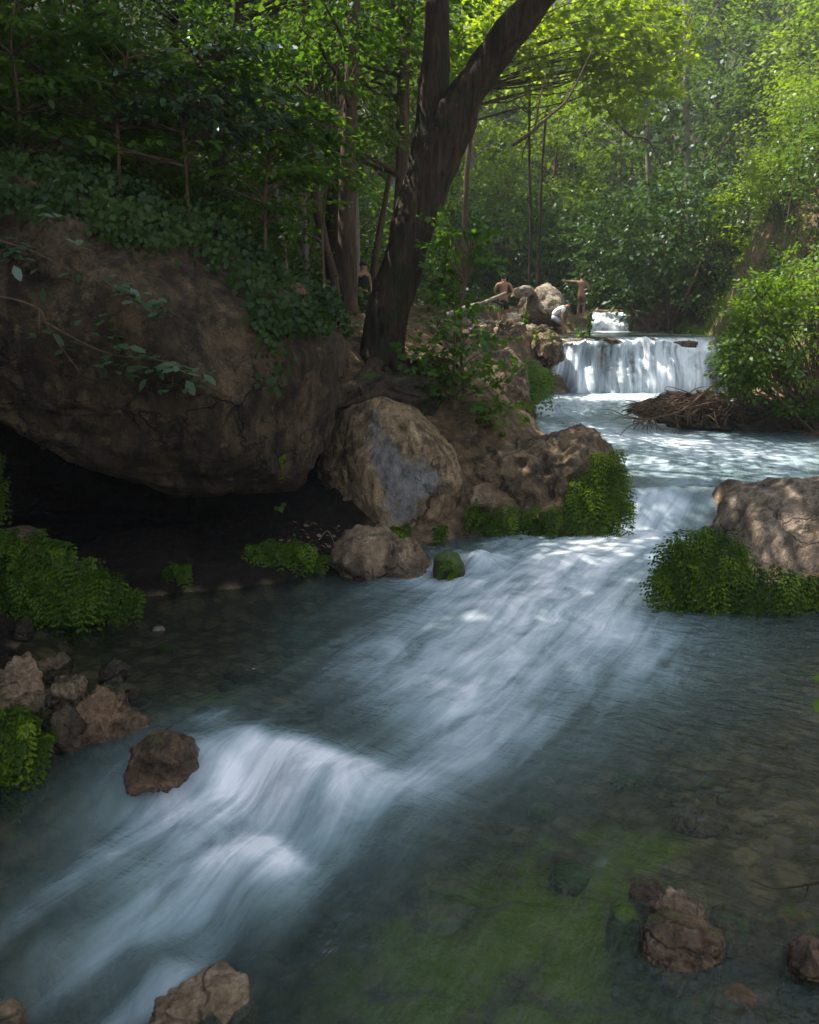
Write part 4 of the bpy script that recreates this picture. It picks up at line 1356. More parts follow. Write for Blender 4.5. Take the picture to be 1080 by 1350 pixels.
PT = [proto_tree('wood_tree', 51, 11, 'leaf_mid', 'bark_mid', .2, .8, 26, 'x'), proto_tree('wood_tree', 52, 13, 'leaf_bright', 'bark_pale', .2, .8, 26, 'x'),
      proto_tree('wood_tree', 53, 12, 'leaf_dark', 'bark', .2, .8, 26, 'x'), proto_tree('wood_tree', 54, 10, 'leaf_bright', 'bark_mid', .19, .75, 28, 'x')]
PS = [proto_shrub('shrub', 61, 4, 'leaf_mid', .15, .5, 26, 'x'), proto_shrub('shrub', 62, 4, 'leaf_dark', .15, .5, 26, 'x'), proto_shrub('shrub', 63, 4, 'leaf_bright', .15, .5, 24, 'x')]
_used = set()


def place(proto, px, Y, scale, label, group=None, rz=None, dz=-0.1, x=None):
    global _pi
    x = (px - 540) / FPX * Y / 1.03 if x is None else x
    z = zg1(x, Y) + dz
    if proto.name not in _used:
        _used.add(proto.name)
        o = proto
    else:
        o = copy_tree(proto)
    o.location = (x, Y, z)
    o.rotation_euler = (0, 0, (px * 0.37 + Y * 1.7) % 6.28 if rz is None else rz)
    o.scale = (scale, scale, scale)
    o['label'] = label
    if group:
        o['group'] = group
    elif 'group' in o:
        del o['group']
    return o


FW = 'trees of the far wood'
for i, (px, Y, sc, pt) in enumerate([(560, 44, 1.0, 3), (620, 38, .9, 1), (665, 46, 1.1, 0), (720, 41, .9, 3), (770, 48, 1.1, 2), (815, 40, .85, 1), (870, 47, 1.1, 0), (930, 44, 1.0, 2), (960, 50, 1.2, 1),
                                     (1010, 46, 1.0, 0), (1075, 48, 1.1, 3), (1110, 40, 1.0, 1), (640, 56, 1.2, 1), (740, 58, 1.2, 0), (840, 58, 1.2, 3), (920, 60, 1.2, 0), (1000, 60, 1.3, 1), (1080, 60, 1.3, 0), (560, 58, 1.2, 0),
                                     (1160, 52, 1.2, 2), (480, 50, 1.2, 3), (430, 56, 1.2, 1), (520, 38, .9, 1)]):
    place(PT[pt], px, Y, sc, 'leafy tree standing in the far wood beyond the bathers', FW)
LW = 'trees on the left slope'
for i, (px, Y, sc, pt) in enumerate([(350, 24, .8, 0), (250, 23, .8, 2), (150, 22, .8, 2), (50, 21, .8, 0), (-60, 20, .9, 2), (300, 32, 1.0, 2), (180, 30, 1.0, 0), (60, 30, 1.0, 2), (-60, 28, 1.0, 0),
                                     (450, 34, .9, 1), (360, 42, 1.1, 0), (220, 42, 1.2, 2), (80, 40, 1.2, 0), (-120, 15, .8, 2), (-260, 12, .9, 0), (-420, 18, 1.0, 2)]):
    place(PT[pt], px, Y, sc, 'shaded leafy tree on the steep left slope', LW)
place(PT[2], 440, 22.5, 1.0, 'tall tree added behind the slender brown trunk to shade the pool')  # two trees put in to keep sun off the mid pool
place(PT[0], 527, 19.2, 1.0, 'tall tree added behind the big leaning tree to shade the pool')
# unseen canopy added for shade beside and behind the photographer's left
for (x, Y, sc, pt) in [(-7, 6.0, .95, 2), (-7.5, 1.5, .95, 0), (-9.5, 9, 1.2, 2), (-11, 3, 1.5, 0), (-11.5, 7, 1.6, 2), (-12.5, 12.5, 1.5, 0), (-15, 0, 1.6, 2), (-15, 5, 1.7, 0), (-16, 10, 1.7, 2), (-17, 15, 1.6, 0), (-8, -4, 1.2, 2)]:
    place(PT[pt], 0, Y, sc, 'tree outside the frame shading the left bank', 'trees shading the left bank', x=x)
SH = [
    (575, 34, 1.05, 1, 'dark shrub behind the rubble right of the leaning trunk'), (640, 37, 1.3, 0, 'green shrub rising behind the standing bather'), (700, 36, 1.15, 1, 'dark shrub directly behind the pale sunlit boulder'),
    (745, 36, 1.25, 0, 'leafy shrub behind the bather with outstretched arm'), (800, 34, 1.2, 1, 'shrub above the small distant cascade'), (845, 32.5, 1.2, 1, 'dark shrub hanging over the right of the upper pool'),
    (893, 29.5, 1.35, 1, 'deep green shrub hanging over the upper pool'), (935, 30, 1.15, 1, 'blackish shrub at the foot of the right slope'), (930, 36, 1.7, 1, 'large dark shrub in the shade behind the right slope'),
    (980, 36, 1.4, 0, 'soft green shrub above the grey rubble'), (1035, 34, 1.5, 0, 'soft pale green shrub high on the right slope'), (1085, 30, 1.2, 2, 'bright shrub at the right edge above the earthy outcrop'),
    (985, 27.5, .75, 2, 'bright shrub right of the grey rubble outcrop'), (1050, 28.5, .95, 2, 'bright shrub behind the earthy outcrop at right'), (1012, 24.2, .42, 2, 'low bright shrub on the crest behind the large bush'), (1090, 25.2, .7, 2, 'lush shrub at the right edge of the sunny slope'),
    (1020, 25.5, .6, 2, 'small bright shrub on the sunny right slope'), (1075, 24.5, .55, 0, 'small shrub below the earthy outcrop'), (660, 42, 1.6, 2, 'bright shrub in the sunlit gap behind the bathers'),
    (770, 44, 1.7, 0, 'tall shrub far behind the pale thin trunks'), (600, 40, 1.6, 2, 'sunlit shrub far behind the leaning trunk'), (520, 30, 1.1, 0, 'shrub behind the bather in dark clothes'), (460, 27, 1.0, 1, 'dark shrub up the slope behind the slender trunk'),
    (340, 17.5, .55, 0, 'low shrub on the slope above the ivy'), (260, 15.5, .6, 1, 'dark low shrub above the big boulder'), (160, 14.5, .65, 0, 'leafy shrub on top of the big boulder at left'), (60, 14, .7, 1, 'dark shrub on top of the big boulder near the left edge'),
    (300, 20, .8, 1, 'dark shrub in the shade behind the dim trunk'), (110, 18, .9, 1, 'dark shrub in the shade behind the left trunk'), (-30, 16, .9, 1, 'dark shrub past the left edge'), (210, 18, .8, 0, 'green shrub in the middle of the left slope'),
    (400, 23, .8, 0, 'green shrub behind the thin grey stems'), (880, 40, 1.8, 0, 'tall green shrub between the pale thin trunks'), (1120, 22, .9, 0, 'shrub past the right edge of the slope')]
for px, Y, sc, pt, lab in SH:
    place(PS[pt], px, Y, sc, lab)

# far wood and ground cover that nobody could count
rng = np.random.default_rng(71)
lb = MB()
n = 2600
fx, fy = rng.uniform(-45, 50, n), rng.uniform(52, 90, n)
fz = zg(fx, fy, False) + rng.uniform(0, 9, n)
C = np.stack([fx, fy, fz], -1)
add_leaves(lb, *sprays(rng, C, rng.normal(0, 1, (n, 3)), 1.8, 22, .5, .5))
tag(lb.build('far_wood', M['leaf_mid'], smooth=False), 'dense green wood closing the valley behind', 'wood', kind='stuff')

lb = MB()
n = 2200
fx, fy = rng.uniform(-11, 1.2, n), rng.uniform(12.2, 30, n)
ok = (fx < xL(fy) - 0.9 - 0.1 * (fy - 12)) & ~((fx > -2.6) & (fy < 17) & (fx < 1.5))
ok &= ~((fx > -0.6) & (fy > 16))
fx, fy = fx[ok], fy[ok]
C = np.stack([fx, fy, zg(fx, fy) + rng.uniform(.05, .5, len(fx))], -1)
add_leaves(lb, *sprays(rng, C, rng.normal(0, 1, (len(C), 3)), .42, 18, .11, .4))
n = 900
fx, fy = rng.uniform(7.5, 16, n), rng.uniform(14, 34, n)
ok = fx > xR(fy) + 0.6
fx, fy = fx[ok], fy[ok]
C = np.stack([fx, fy, zg(fx, fy) + rng.uniform(.02, .3, len(fx))], -1)
add_leaves(lb, *sprays(rng, C, rng.normal(0, 1, (len(C), 3)), .4, 16, .10, .4))
n = 900
fx, fy = rng.uniform(-3, 12, n), rng.uniform(32.5, 50, n)
C = np.stack([fx, fy, zg(fx, fy) + rng.uniform(.02, .8, len(fx))], -1)
add_leaves(lb, *sprays(rng, C, rng.normal(0, 1, (len(C), 3)), .7, 18, .18, .4))
tag(lb.build('undergrowth', M['leaf_dark'], smooth=False), 'dark leafy ground cover over the wooded slopes', 'undergrowth', kind='stuff')

lb = MB()
n = 1500
fx, fy = rng.uniform(8.7, 13.5, n), rng.uniform(18.5, 31, n)
pos = np.stack([fx, fy, zg(fx, fy) + rng.uniform(.03, .25, n)], -1)
qx, qy = topx(pos)
e_ = np.zeros(n)
for (px, py, a_, b_) in [(992, 300, 30, 18), (975, 365, 20, 26), (1066, 255, 20, 28)]:
    e_ = np.maximum(e_, np.exp(-((qx - px) / a_) ** 2 - ((qy - py) / b_) ** 2))
pos = pos[(e_ < .45) & (fx > xR(fy) + .5)]
add_leaves(lb, *sprays(rng, pos, rng.normal(0, 1, (len(pos), 3)), .4, 18, .11, .45))
tag(lb.build('undergrowth', M['leaf_bright'], smooth=False), 'bright low herbs covering the sunny right slope', 'undergrowth', kind='stuff')

# dead leaves on the ground
lb = MB()
for (x0, x1, y0, y1, n) in [(-3.4, 0.4, 13.2, 18.5, 1500), (-1.5, 3.8, 17, 31, 1800), (-1.6, -0.4, 9.6, 10.9, 110), (9, 12, 22, 28, 500)]:
    fx, fy = rng.uniform(x0, x1, n), rng.uniform(y0, y1, n)
    ok = (fx < xL(fy) - .1) | (fx > xR(fy) + .1)
    fx, fy = fx[ok], fy[ok]
    pos = np.stack([fx, fy, zg(fx, fy) + .02], -1)
    add_leaves(lb, pos, rng.normal(0, 1, pos.shape) * np.array([1, 1, .2]), np.array([0, 0, 1.0]) + rng.normal(0, .4, pos.shape), rng.uniform(.05, .11, len(pos)))
tag(lb.build('leaf_litter', M['litter'], smooth=False), 'dry brown leaves scattered over the earth banks', 'leaf litter', kind='stuff')

# grass on the sunny right slope
lb = MB()
n = 9000
fx, fy = rng.uniform(8.6, 13.5, n), rng.uniform(20, 31, n)
pos = np.stack([fx, fy, zg(fx, fy)], -1)
ok = noise3(pos * np.array([.9, .9, 0]) + 3.3, 4) > -0.1
pos = pos[ok]
add_leaves(lb, pos, np.array([0, 0, 1.0]) + rng.normal(0, .35, pos.shape), rng.normal(0, 1, pos.shape), rng.uniform(.15, .34, len(pos)), tmpl=np.array([(0, .05), (1, 0), (0, -.05)]))
tag(lb.build('grass', M['weed'], smooth=False), 'bright grass on the sunny slope above the right bush', 'grass', kind='stuff')


# ------------------------------------------------------------------ understorey saplings with flat layered leaves above the boulder
def layered(name, label, stem, Y, layers, leafm, leaf, seed, nl=30, tmpl=T_OVAL, vj=.10, tl=.12):
    rng = np.random.default_rng(seed)
    pts = [P(a, b, Y) for a, b in stem]
    b = np.array(pts[0])
    b[2] = min(zg1(b[0], b[1]), b[2])
    root = empty(name, b, label, 'sapling')
    sb, lb = MB(), MB()
    tr_ = catmull([np.zeros(3)] + [p - b for p in pts[1:]], 6)
    sb.tube(tr_, np.linspace(.035, .01, len(tr_)), 6)
    for (px, py, dY, rad, ns) in layers:
        c = P(px, py, Y + dY) - b
        C = c + rng.normal(0, 1, (ns, 3)) * np.array([rad, rad * .7, rad * vj])
        k = np.argmin(np.linalg.norm(tr_ - (c - np.array([0, 0, .3])), axis=1))
        O = C - tr_[k]
        add_leaves(lb, *sprays(rng, C, O, .34, nl, leaf, tl, .2, .05), tmpl=tmpl, curl=.08)
        for j in range(min(ns, 5)):
            br = bend(tr_[k], C[j], rng, .12, 7)
            sb.tube(br, np.linspace(.016, .004, 7), 5, 0, 0, False)
    sb.build('stem', M['twig'], root)
    lb.build('crown', M[leafm], root, smooth=False)
    return root


layered('sapling', 'sapling with flat green leaf layers left of the dim trunk', [(150, 235), (155, 170), (165, 90), (175, 20)], 12.6,
        [(110, 55, 0, .45, 10), (190, 60, .2, .6, 14), (150, 110, -.3, .5, 10), (240, 95, 0, .5, 12), (60, 130, .2, .5, 10), (170, 160, .2, .5, 10)], 'leaf_shade', .13, 81)
layered('sapling', 'sapling with bluish glossy leaf layers above the boulder crest', [(250, 290), (245, 220), (240, 150), (250, 90)], 12.8,
        [(245, 100, -.2, .35, 7), (290, 70, 0, .35, 7), (220, 135, -.2, .4, 8), (300, 130, .1, .45, 9), (180, 150, 0, .4, 8), (270, 175, 0, .5, 10), (150, 200, .1, .4, 8), (330, 160, .3, .4, 8)], 'glossyleaf', .14, 82)
layered('sapling', 'sapling spreading over the ivy at the end of the boulder', [(345, 340), (350, 270), (355, 200), (345, 130)], 13.2,
        [(350, 190, 0, .5, 12), (300, 230, -.2, .5, 10), (400, 230, .2, .5, 12), (370, 270, 0, .45, 10), (390, 150, .3, .5, 10), (420, 180, .3, .4, 8)], 'leaf_shade', .12, 83)
layered('sapling', 'sapling with dark leaves at the left edge above the boulder', [(20, 225), (25, 150), (15, 60), (20, 0)], 12.2,
        [(20, 40, 0, .5, 12), (60, 90, .1, .5, 10), (10, 120, -.2, .5, 10), (40, 170, 0, .5, 12), (110, 190, 0, .5, 10), (0, 200, -.2, .4, 8)], 'leaf_shade', .13, 84)
layered('sapling', 'leafy sapling in front of the slender brown trunk', [(430, 400), (425, 320), (430, 250), (440, 180)], 14.2,
        [(400, 120, .3, .5, 10), (440, 60, .4, .5, 10), (420, 210, 0, .35, 7), (385, 300, 0, .35, 7), (350, 90, .4, .5, 10)], 'leaf_shade', .12, 85)
layered('sapling', 'young dark leaved sapling right of the leaning trunk', [(612, 470), (606, 420), (612, 380), (620, 340), (610, 300)], 13.4,
        [(612, 310, 0, .2, 6), (595, 340, .1, .22, 7), (618, 340, 0, .16, 4), (590, 385, 0, .16, 5), (610, 395, 0, .14, 4)], 'leaf_shade', .10, 86, 22, T_LOBE, .8, .6)
layered('sapling', 'dark leafy sprout hanging over the rocks below the leaning trunk', [(600, 530), (598, 500), (600, 470), (606, 440)], 12.9,
        [(590, 440, 0, .2, 6), (610, 470, 0, .22, 8), (620, 500, -.2, .22, 8), (585, 510, 0, .2, 6), (630, 540, -.3, .16, 5), (650, 550, -.3, .14, 3), (570, 470, 0, .18, 5)], 'leaf_shade', .10, 87, 22, T_LOBE, .9, .6)


# ivy trailing over the boulder's crest
def ivy(name, label, poly, n, Y, rng, leaf=(.045, .085), mat='ivy', dens=None, facing=(0, -1, .5), thick=.12):
    lb, sb = MB(), MB()
    poly = np.asarray(poly, float)
    x = rng.uniform(poly[:, 0].min(), poly[:, 0].max(), n * 6)
    y = rng.uniform(poly[:, 1].min(), poly[:, 1].max(), n * 6)
    k = poly_soft(x, y, poly, 6) > rng.uniform(.2, .9, n * 6)
    cl = noise3(np.stack([x / 22, y / 16, x * 0], -1), 5) > -.25
    k &= cl
    x, y = x[k][:n], y[k][:n]
    yy = Y(x, y) if callable(Y) else np.full(len(x), Y)
    pos = np.array([P(a, b, c_) for a, b, c_ in zip(x, y, yy)]) + rng.normal(0, thick * .5, (len(x), 3))
    dr = np.array([0, -.35, -1.0]) + rng.normal(0, .5, pos.shape)
    nn = np.asarray(facing, float) + rng.normal(0, .4, pos.shape)
    add_leaves(lb, pos, dr, nn, rng.uniform(*leaf, len(pos)), tmpl=T_LOBE)
    org = pos.mean(0)
    o = lb.build(name, M[mat], None, org, smooth=False)
    return tag(o, label, 'ivy')


rng = np.random.default_rng(91)
crest = np.array([(-60, 215), (70, 225), (140, 245), (210, 268), (265, 295), (330, 345), (390, 385), (440, 425), (458, 455)], float)


def boulderY(x, y):
    top = np.interp(x, crest[:, 0], crest[:, 1])
    return 10.4 - 1.9 * np.sqrt(np.clip((y - top) / 130, 0.0, 1)) + 0.4 * (y < top)


ivy('ivy', 'ivy trailing down the right end of the overhanging boulder', [(240, 270), (300, 290), (350, 335), (400, 362), (440, 392), (460, 425), (458, 450), (430, 440), (400, 425), (370, 440), (340, 420), (330, 380), (290, 350), (250, 310)],
    2300, boulderY, rng)
ivy('ivy', 'dark ivy mat over the left crest of the overhanging boulder', [(-20, 200), (60, 205), (150, 225), (240, 262), (255, 310), (215, 325), (150, 315), (100, 285), (60, 300), (20, 275), (-20, 290)], 2400, boulderY, rng, mat='ivy')
ivy('ivy', 'single ivy strand hanging in the middle of the boulder face', [(345, 440), (370, 430), (385, 470), (378, 500), (360, 540), (350, 500)], 70, boulderY, rng, (.05, .09))
ivy('ivy', 'thin ivy strand dangling from the underside of the boulder', [(360, 600), (375, 600), (374, 640), (372, 668), (364, 668), (362, 640)], 26, 9.6, rng, (.05, .08), 'ferndark', thick=.03)


# pale leafed sprays hanging in front of the boulder
def hanging(name, label, stems, clusters, Y, leafm, leaf, seed, nl=7, tmpl=T_OVAL):
    rng = np.random.default_rng(seed)
    b = P(*stems[0][0], Y)
    root = empty(name, b, label, 'branch')
    sb, lb = MB(), MB()
    for st in stems:
        e = catmull([P(a, c_, Y) - b for a, c_ in st], 7)
        sb.tube(e, np.linspace(.012, .004, len(e)), 5, 0.1)
    for (px, py, rx, n) in clusters:
        c = P(px, py, Y) - b
        pos = c + rng.normal(0, 1, (n, 3)) * np.array([rx, .10, .035])
        d = rng.normal(0, 1, (n, 3)) * np.array([1, .8, .15]) + np.array([.3, -.3, -.25])
        add_leaves(lb, pos, d, np.array([0, -.25, 1.0]) + rng.normal(0, .22, (n, 3)), rng.uniform(.7, 1.2, n) * leaf, tmpl=tmpl, curl=.1)
    sb.build('twigs', M['twig'], root)
    lb.build('leaves', M[leafm], root, smooth=False)
    return root


hanging('leafy_branch', 'drooping branch with broad pale leaves across the boulder face',
        [[(-20, 390), (20, 395), (52, 408), (60, 425), (75, 450), (105, 490)], [(60, 425), (105, 450), (150, 468), (210, 475), (270, 490)], [(52, 408), (52, 440)]],
        [(60, 442, .07, 5), (75, 458, .07, 4), (128, 427, .10, 6), (145, 440, .1, 5), (150, 470, .08, 5), (180, 468, .12, 8), (210, 480, .14, 12), (240, 488, .14, 10), (265, 492, .1, 7), (212, 512, .06, 3), (252, 512, .06, 3), (170, 490, .1, 5), (160, 455, .1, 5), (120, 480, .08, 3)],
        8.35, 'glossyleaf', .15, 95)
hanging('leafy_branch', 'small leafy sprig high on the boulder face', [[(130, 365), (160, 385), (190, 395), (215, 405)]],
        [(158, 378, .07, 8), (175, 388, .08, 9), (195, 398, .1, 12), (212, 408, .06, 6), (168, 374, .06, 6)], 8.45, 'glossyleaf', .13, 96)
hanging('leafy_branch', 'leafy twigs reaching in from the left edge', [[(-60, 300), (-10, 315), (40, 330), (95, 358)], [(-40, 420), (0, 430), (20, 440)]],
        [(10, 318, .1, 8), (38, 352, .08, 5), (5, 345, .1, 6), (92, 316, .06, 4), (60, 280, .08, 6), (20, 330, .09, 6), (95, 355, .05, 3), (5, 430, .06, 5), (50, 385, .05, 2)], 8.5, 'glossyleaf', .14, 97)
hanging('leafy_branch', 'two green leaves poking in at the right edge', [[(1120, 900), (1095, 905), (1072, 905)]], [(1078, 903, .012, 3), (1084, 930, .012, 3), (1100, 910, .03, 5)], 4.3, 'weed', .09, 98)


# ------------------------------------------------------------------ ferns
def fern(name, label, poly, Yf, n, L, mat, seed, leaflet=.03, dirbias=(0, -1, .25), droop=1.0, group=None, pin=9):
    """maidenhair clump: fronds rooted over a patch, each arching out and down with paired pinnae of fan leaflets"""
    rng = np.random.default_rng(seed)
    poly = np.asarray(poly, float)
    x, y = np.zeros(0), np.zeros(0)
    while len(x) < n:
        xx = rng.uniform(poly[:, 0].min(), poly[:, 0].max(), n * 3)
        yy = rng.uniform(poly[:, 1].min(), poly[:, 1].max(), n * 3)
        k = poly_soft(xx, yy, poly, 3) > .5
        x, y = np.concatenate([x, xx[k]]), np.concatenate([y, yy[k]])
    n = int(n * .40)
    x, y = x[:n], y[:n]
    top, bot = poly[:, 1].min(), poly[:, 1].max()
    A = []
    for a, b in zip(x, y):
        yv = Yf(a, b) if callable(Yf) else Yf
        A.append(P(a, b, yv + rng.normal(0, .06)))
    A = np.array(A)
    org = A.mean(0)
    A = A - org
    lb, sb = MB(), MB()
    out = unit(np.asarray(dirbias, float) + rng.normal(0, .45, (n, 3)))
    Ls = L * 1.85 * rng.uniform(.5, 1.2, n)
    pin = 9
    T = np.linspace(0.06, 1, pin)
    pos, dr, nn, sz, tone = [], [], [], [], []
    for i in range(n):
        tn = rng.beta(.7, 1.1)
        dr_ = droop * rng.uniform(.8, 1.5)
        pts = A[i] + np.outer(T, out[i]) * Ls[i] * .62 + np.outer(T ** 1.8, [0, 0, -1]) * Ls[i] * .85 * dr_
        tg = unit(np.gradient(pts, axis=0))
        side = unit(np.cross(tg, out[i] * np.array([1, 1, 0]) + np.array([0, -.2, .6])) + 1e-6)
        nm = unit(np.cross(side, tg))
        nm *= np.sign((nm * np.array([0, -1, .5])).sum(-1, keepdims=True) + 1e-6)
        if i % 3 == 0:
            sb.tube(np.vstack([A[i], pts]), np.linspace(.003, .0012, pin + 1), 3, 0, 0, False)
        for sgn in (-1, 1):
            plen = Ls[i] * .24 * np.sin(np.pi * (0.18 + .82 * T)) ** .8 * (1 - .35 * T)
            for j in range(4):
                f = (j + .5) / 4
                pp = pts + side * (sgn * plen * f)[:, None] + tg * (plen * f * .55)[:, None] + rng.normal(0, .004, pts.shape)
                pos.append(pp)
                dr.append(tg * .75 + side * sgn * (.75 if j % 2 else .35) + rng.normal(0, .18, pts.shape))
                nn.append(nm + rng.normal(0, .22, pts.shape))
                sz.append(leaflet * 1.12 * rng.uniform(.75, 1.2, pin) * (1.1 - .4 * T))
                tone.append(np.clip(np.full(pin, tn) + .12 * T, 0, 1))
    pos, dr, nn, sz, tone = np.concatenate(pos), np.concatenate(dr), np.concatenate(nn), np.concatenate(sz), np.concatenate(tone)
    add_leaves(lb, pos, dr, nn, sz, tone, T_PIN, .1)
    root = empty(name, org, label, 'fern', group)
    lb.build('fronds', M[mat], root, smooth=False)
    sb.build('stalks', M['twig'], root)
    return root


fern('maidenhair_fern', 'thick curtain of maidenhair fern below the right boulder',
     [(862, 765), (868, 725), (888, 700), (930, 690), (958, 705), (1000, 735), (1040, 752), (1100, 760), (1180, 785), (1180, 830), (1080, 828), (990, 815), (930, 806), (885, 792), (856, 775)],
     lambda a, b: 8.42 + .25 * max(0, (760 - b) / 70) + 0.1 * max(0, (885 - a) / 25), 900, .26, 'fern', 101, .034)
fern('maidenhair_fern', 'bright fern tuft draped over the right end of the flat rock',
     [(740, 665), (765, 625), (785, 595), (812, 593), (826, 625), (826, 665), (805, 688), (770, 690), (745, 685)], lambda a, b: 11.35 + .004 * (690 - b), 420, .30, 'fern', 102, .036)
fern('maidenhair_fern', 'low row of ferns along the waterline under the flat rock',
     [(616, 690), (622, 668), (660, 664), (700, 668), (742, 662), (745, 690), (700, 690), (650, 694)], 11.3, 170, .22, 'fern', 103, .034)
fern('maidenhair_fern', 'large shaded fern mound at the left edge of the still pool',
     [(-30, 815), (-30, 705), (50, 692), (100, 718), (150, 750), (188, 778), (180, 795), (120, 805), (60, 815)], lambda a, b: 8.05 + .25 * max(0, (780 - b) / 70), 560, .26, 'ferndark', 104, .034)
fern('maidenhair_fern', 'bright green fern hanging at the lower left edge', [(-25, 1000), (-25, 935), (20, 928), (58, 945), (72, 980), (50, 1000), (20, 1010)], lambda a, b: 5.35 - .1, 260, .18, 'fern', 105, .030)
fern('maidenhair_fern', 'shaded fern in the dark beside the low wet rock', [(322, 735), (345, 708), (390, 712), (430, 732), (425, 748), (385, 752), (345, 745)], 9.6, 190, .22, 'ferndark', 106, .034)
fern('maidenhair_fern', 'tiny fern at the back of the still pool', [(222, 752), (230, 742), (248, 742), (252, 752)], 9.0, 26, .16, 'ferndark', 107, .032)
fern('maidenhair_fern', 'small fern sprig on the low wet rock', [(500, 702), (515, 692), (538, 690), (536, 698), (515, 706)], 10.0, 22, .17, 'fern', 108, .036)
fern('maidenhair_fern', 'small fern sprig at the foot of the grey streaked boulder', [(572, 700), (580, 690), (590, 690), (590, 700)], 10.8, 14, .16, 'fern', 109, .036)
fern('maidenhair_fern', 'few fern leaves on the face of the moss capped stone', [(580, 755), (588, 738), (600, 740), (602, 755), (592, 762)], 9.27, 26, .08, 'fern', 110, .024)
fern('maidenhair_fern', 'bright moss and fern tuft left of the waterfall foot', [(688, 500), (690, 474), (705, 470), (725, 492), (726, 512), (712, 516), (700, 512)], lambda a, b: 19.6, 150, .34, 'weed', 111, .055)
fern('maidenhair_fern', 'small dark ferns between the rocks beside the mid pool', [(660, 580), (690, 572), (715, 578), (712, 592), (680, 598)], 14.9, 50, .24, 'ferndark', 112, .045)
fern('maidenhair_fern', 'dim ferns at the left edge under the boulder', [(-20, 690), (-20, 540), (6, 545), (10, 600), (6, 660)], 9.6, 60, .2, 'ferndark', 113, .034)


# weeds near the bathers
def weed(name, label, px, py, Y, h, n, seed, spread=.1, leaf=.09):
    rng = np.random.default_rng(seed)
    b = P(px, py, Y)
    root = empty(name, b, label, 'weed')
    sb, lb = MB(), MB()
    for k in range(n):
        d = np.array([rng.normal(0, spread), rng.normal(0, spread), 1.0]) * h * rng.uniform(.65, 1.0)
        if k == 0:
            d = np.array([0.08, 0, 1.0]) * h
        e = bend((0, 0, -.1), d, rng, .05, 9)
        sb.tube(e, np.linspace(.012, .003, 9), 4, 0, 0, False)
        m_ = int(34 * h)
        t = rng.uniform(.05, 1, m_)
        pos = np.stack([np.interp(t, np.linspace(0, 1, 9), e[:, i]) for i in range(3)], -1)
        add_leaves(lb, pos, rng.normal(0, 1, pos.shape) * np.array([1, 1, .3]) + np.array([0, 0, .5]), rng.normal(0, .5, pos.shape) + np.array([0, 0, 1]), leaf * (1.25 - t) * rng.uniform(.7, 1.2, m_) + .03)
    sb.build('stems', M['weed'], root)
    lb.build('leaves', M['weed'], root, smooth=False)
    return root


weed('tall_weed', 'tall bright green weed spike left of the small cascade', 778, 446, 25.2, 1.5, 3, 121, .04, .12)
weed('weed', 'bushy bright weed at the foot of the tall weed spike', 763, 447, 25.0, .42, 9, 122, .5, .10)
weed('weed', 'upright green weed on the earth bank below the standing bather', 692, 425, 25.8, .4, 5, 123, .3, .09)
weed('weed', 'small green weed low on the earth bank', 660, 436, 23.5, .28, 5, 124, .5, .08)
weed('weed', 'small green weed by the craggy rock', 708, 447, 23.2, .3, 5, 125, .5, .08)
weed('weed', 'tiny weed on the rim above the waterfall tuft', 726, 447, 23.2, .22, 5, 126, .5, .08)

# ------------------------------------------------------------------ right bush with driftwood
rng = np.random.default_rng(131)
bc = P(1075, 575, 17.6)
bc[2] = zg1(bc[0], bc[1]) - .1
root = empty('large_bush', bc, 'large sunlit bush leaning over the stream at right', 'bush')
M['leaf_bush'] = leaf_mat('bush_leaf', (0.025, 0.05, 0.008), (0.085, 0.15, 0.014), (0.19, 0.28, 0.02), 0.5, 0.1)
lb, sb = MB(), MB()
for (px, py, Y, rx, ry, rz, ns) in [(1045, 440, 17.6, 1.25, 1.1, 1.1, 190), (1000, 470, 17.2, .75, .8, .75, 100), (1090, 380, 17.8, 1.1, 1.0, .95, 130), (975, 490, 17.0, .35, .4, .45, 34), (1130, 470, 17.8, 1.1, 1.1, 1.2, 120),
                                    (1000, 400, 17.5, .5, .6, .5, 44), (1055, 535, 17.0, .5, .4, .22, 30)]:
    C, Dv = ell_points(rng, int(ns * 1.7), P(px, py, Y) - bc, (rx, ry, rz), .5)
    sp = list(sprays(rng, C, Dv, .30 * rng.uniform(.7, 1.2, len(C)), 20, .10, .4))
    sp[4] = np.clip(sp[4] * (.45 if py > 460 else 1.35), 0, 1)  # sunlit top and shaded lower part painted into the leaf tones
    add_leaves(lb, *sp)
    for j in range(12):
        c1 = C[rng.integers(len(C))]
        br = bend((rng.normal(0, .15), rng.normal(0, .15), 0), c1, rng, .2, 9)
        sb.tube(br, np.linspace(.03, .006, 9), 5, 0, 0, False)
lb.build('crown', M['leaf_bush'], root, smooth=False)
sb.build('stems', M['twig'], root)

r_ = rock('driftwood_raft', 'matted raft of dead roots and twigs jutting into the stream below the bush',
          [(822, 542), (850, 528), (900, 517), (950, 516), (1010, 525), (1060, 545), (1060, 575), (1000, 578), (940, 572), (890, 560), (850, 551)], 18.0, .7, 'darkstone', 141, .26, 6, 0, 'driftwood', ridged=1.3, front=.8)
tb = MB()
rb0 = np.array(r_.location)
for i in range(420):
    a = rng.uniform(840, 1050)
    y0 = np.interp(a, [830, 900, 1000, 1050], [536, 520, 524, 545])
    p0 = P(a, y0 + rng.uniform(-3, 26), 17.5 + rng.uniform(-.15, .3)) - rb0
    d = rng.normal(0, 1, 3) * np.array([1.2, .6, .35]) + np.array([-.3, -.2, -.35])
    p1 = p0 + unit(d) * rng.uniform(.15, .6)
    e = bend(p0, p1, rng, .3, 6)
    tb.tube(e, np.linspace(rng.uniform(.006, .02), .004, 6), 4, 0, 0, False)
tb.build('twigs', M['twig'], r_)


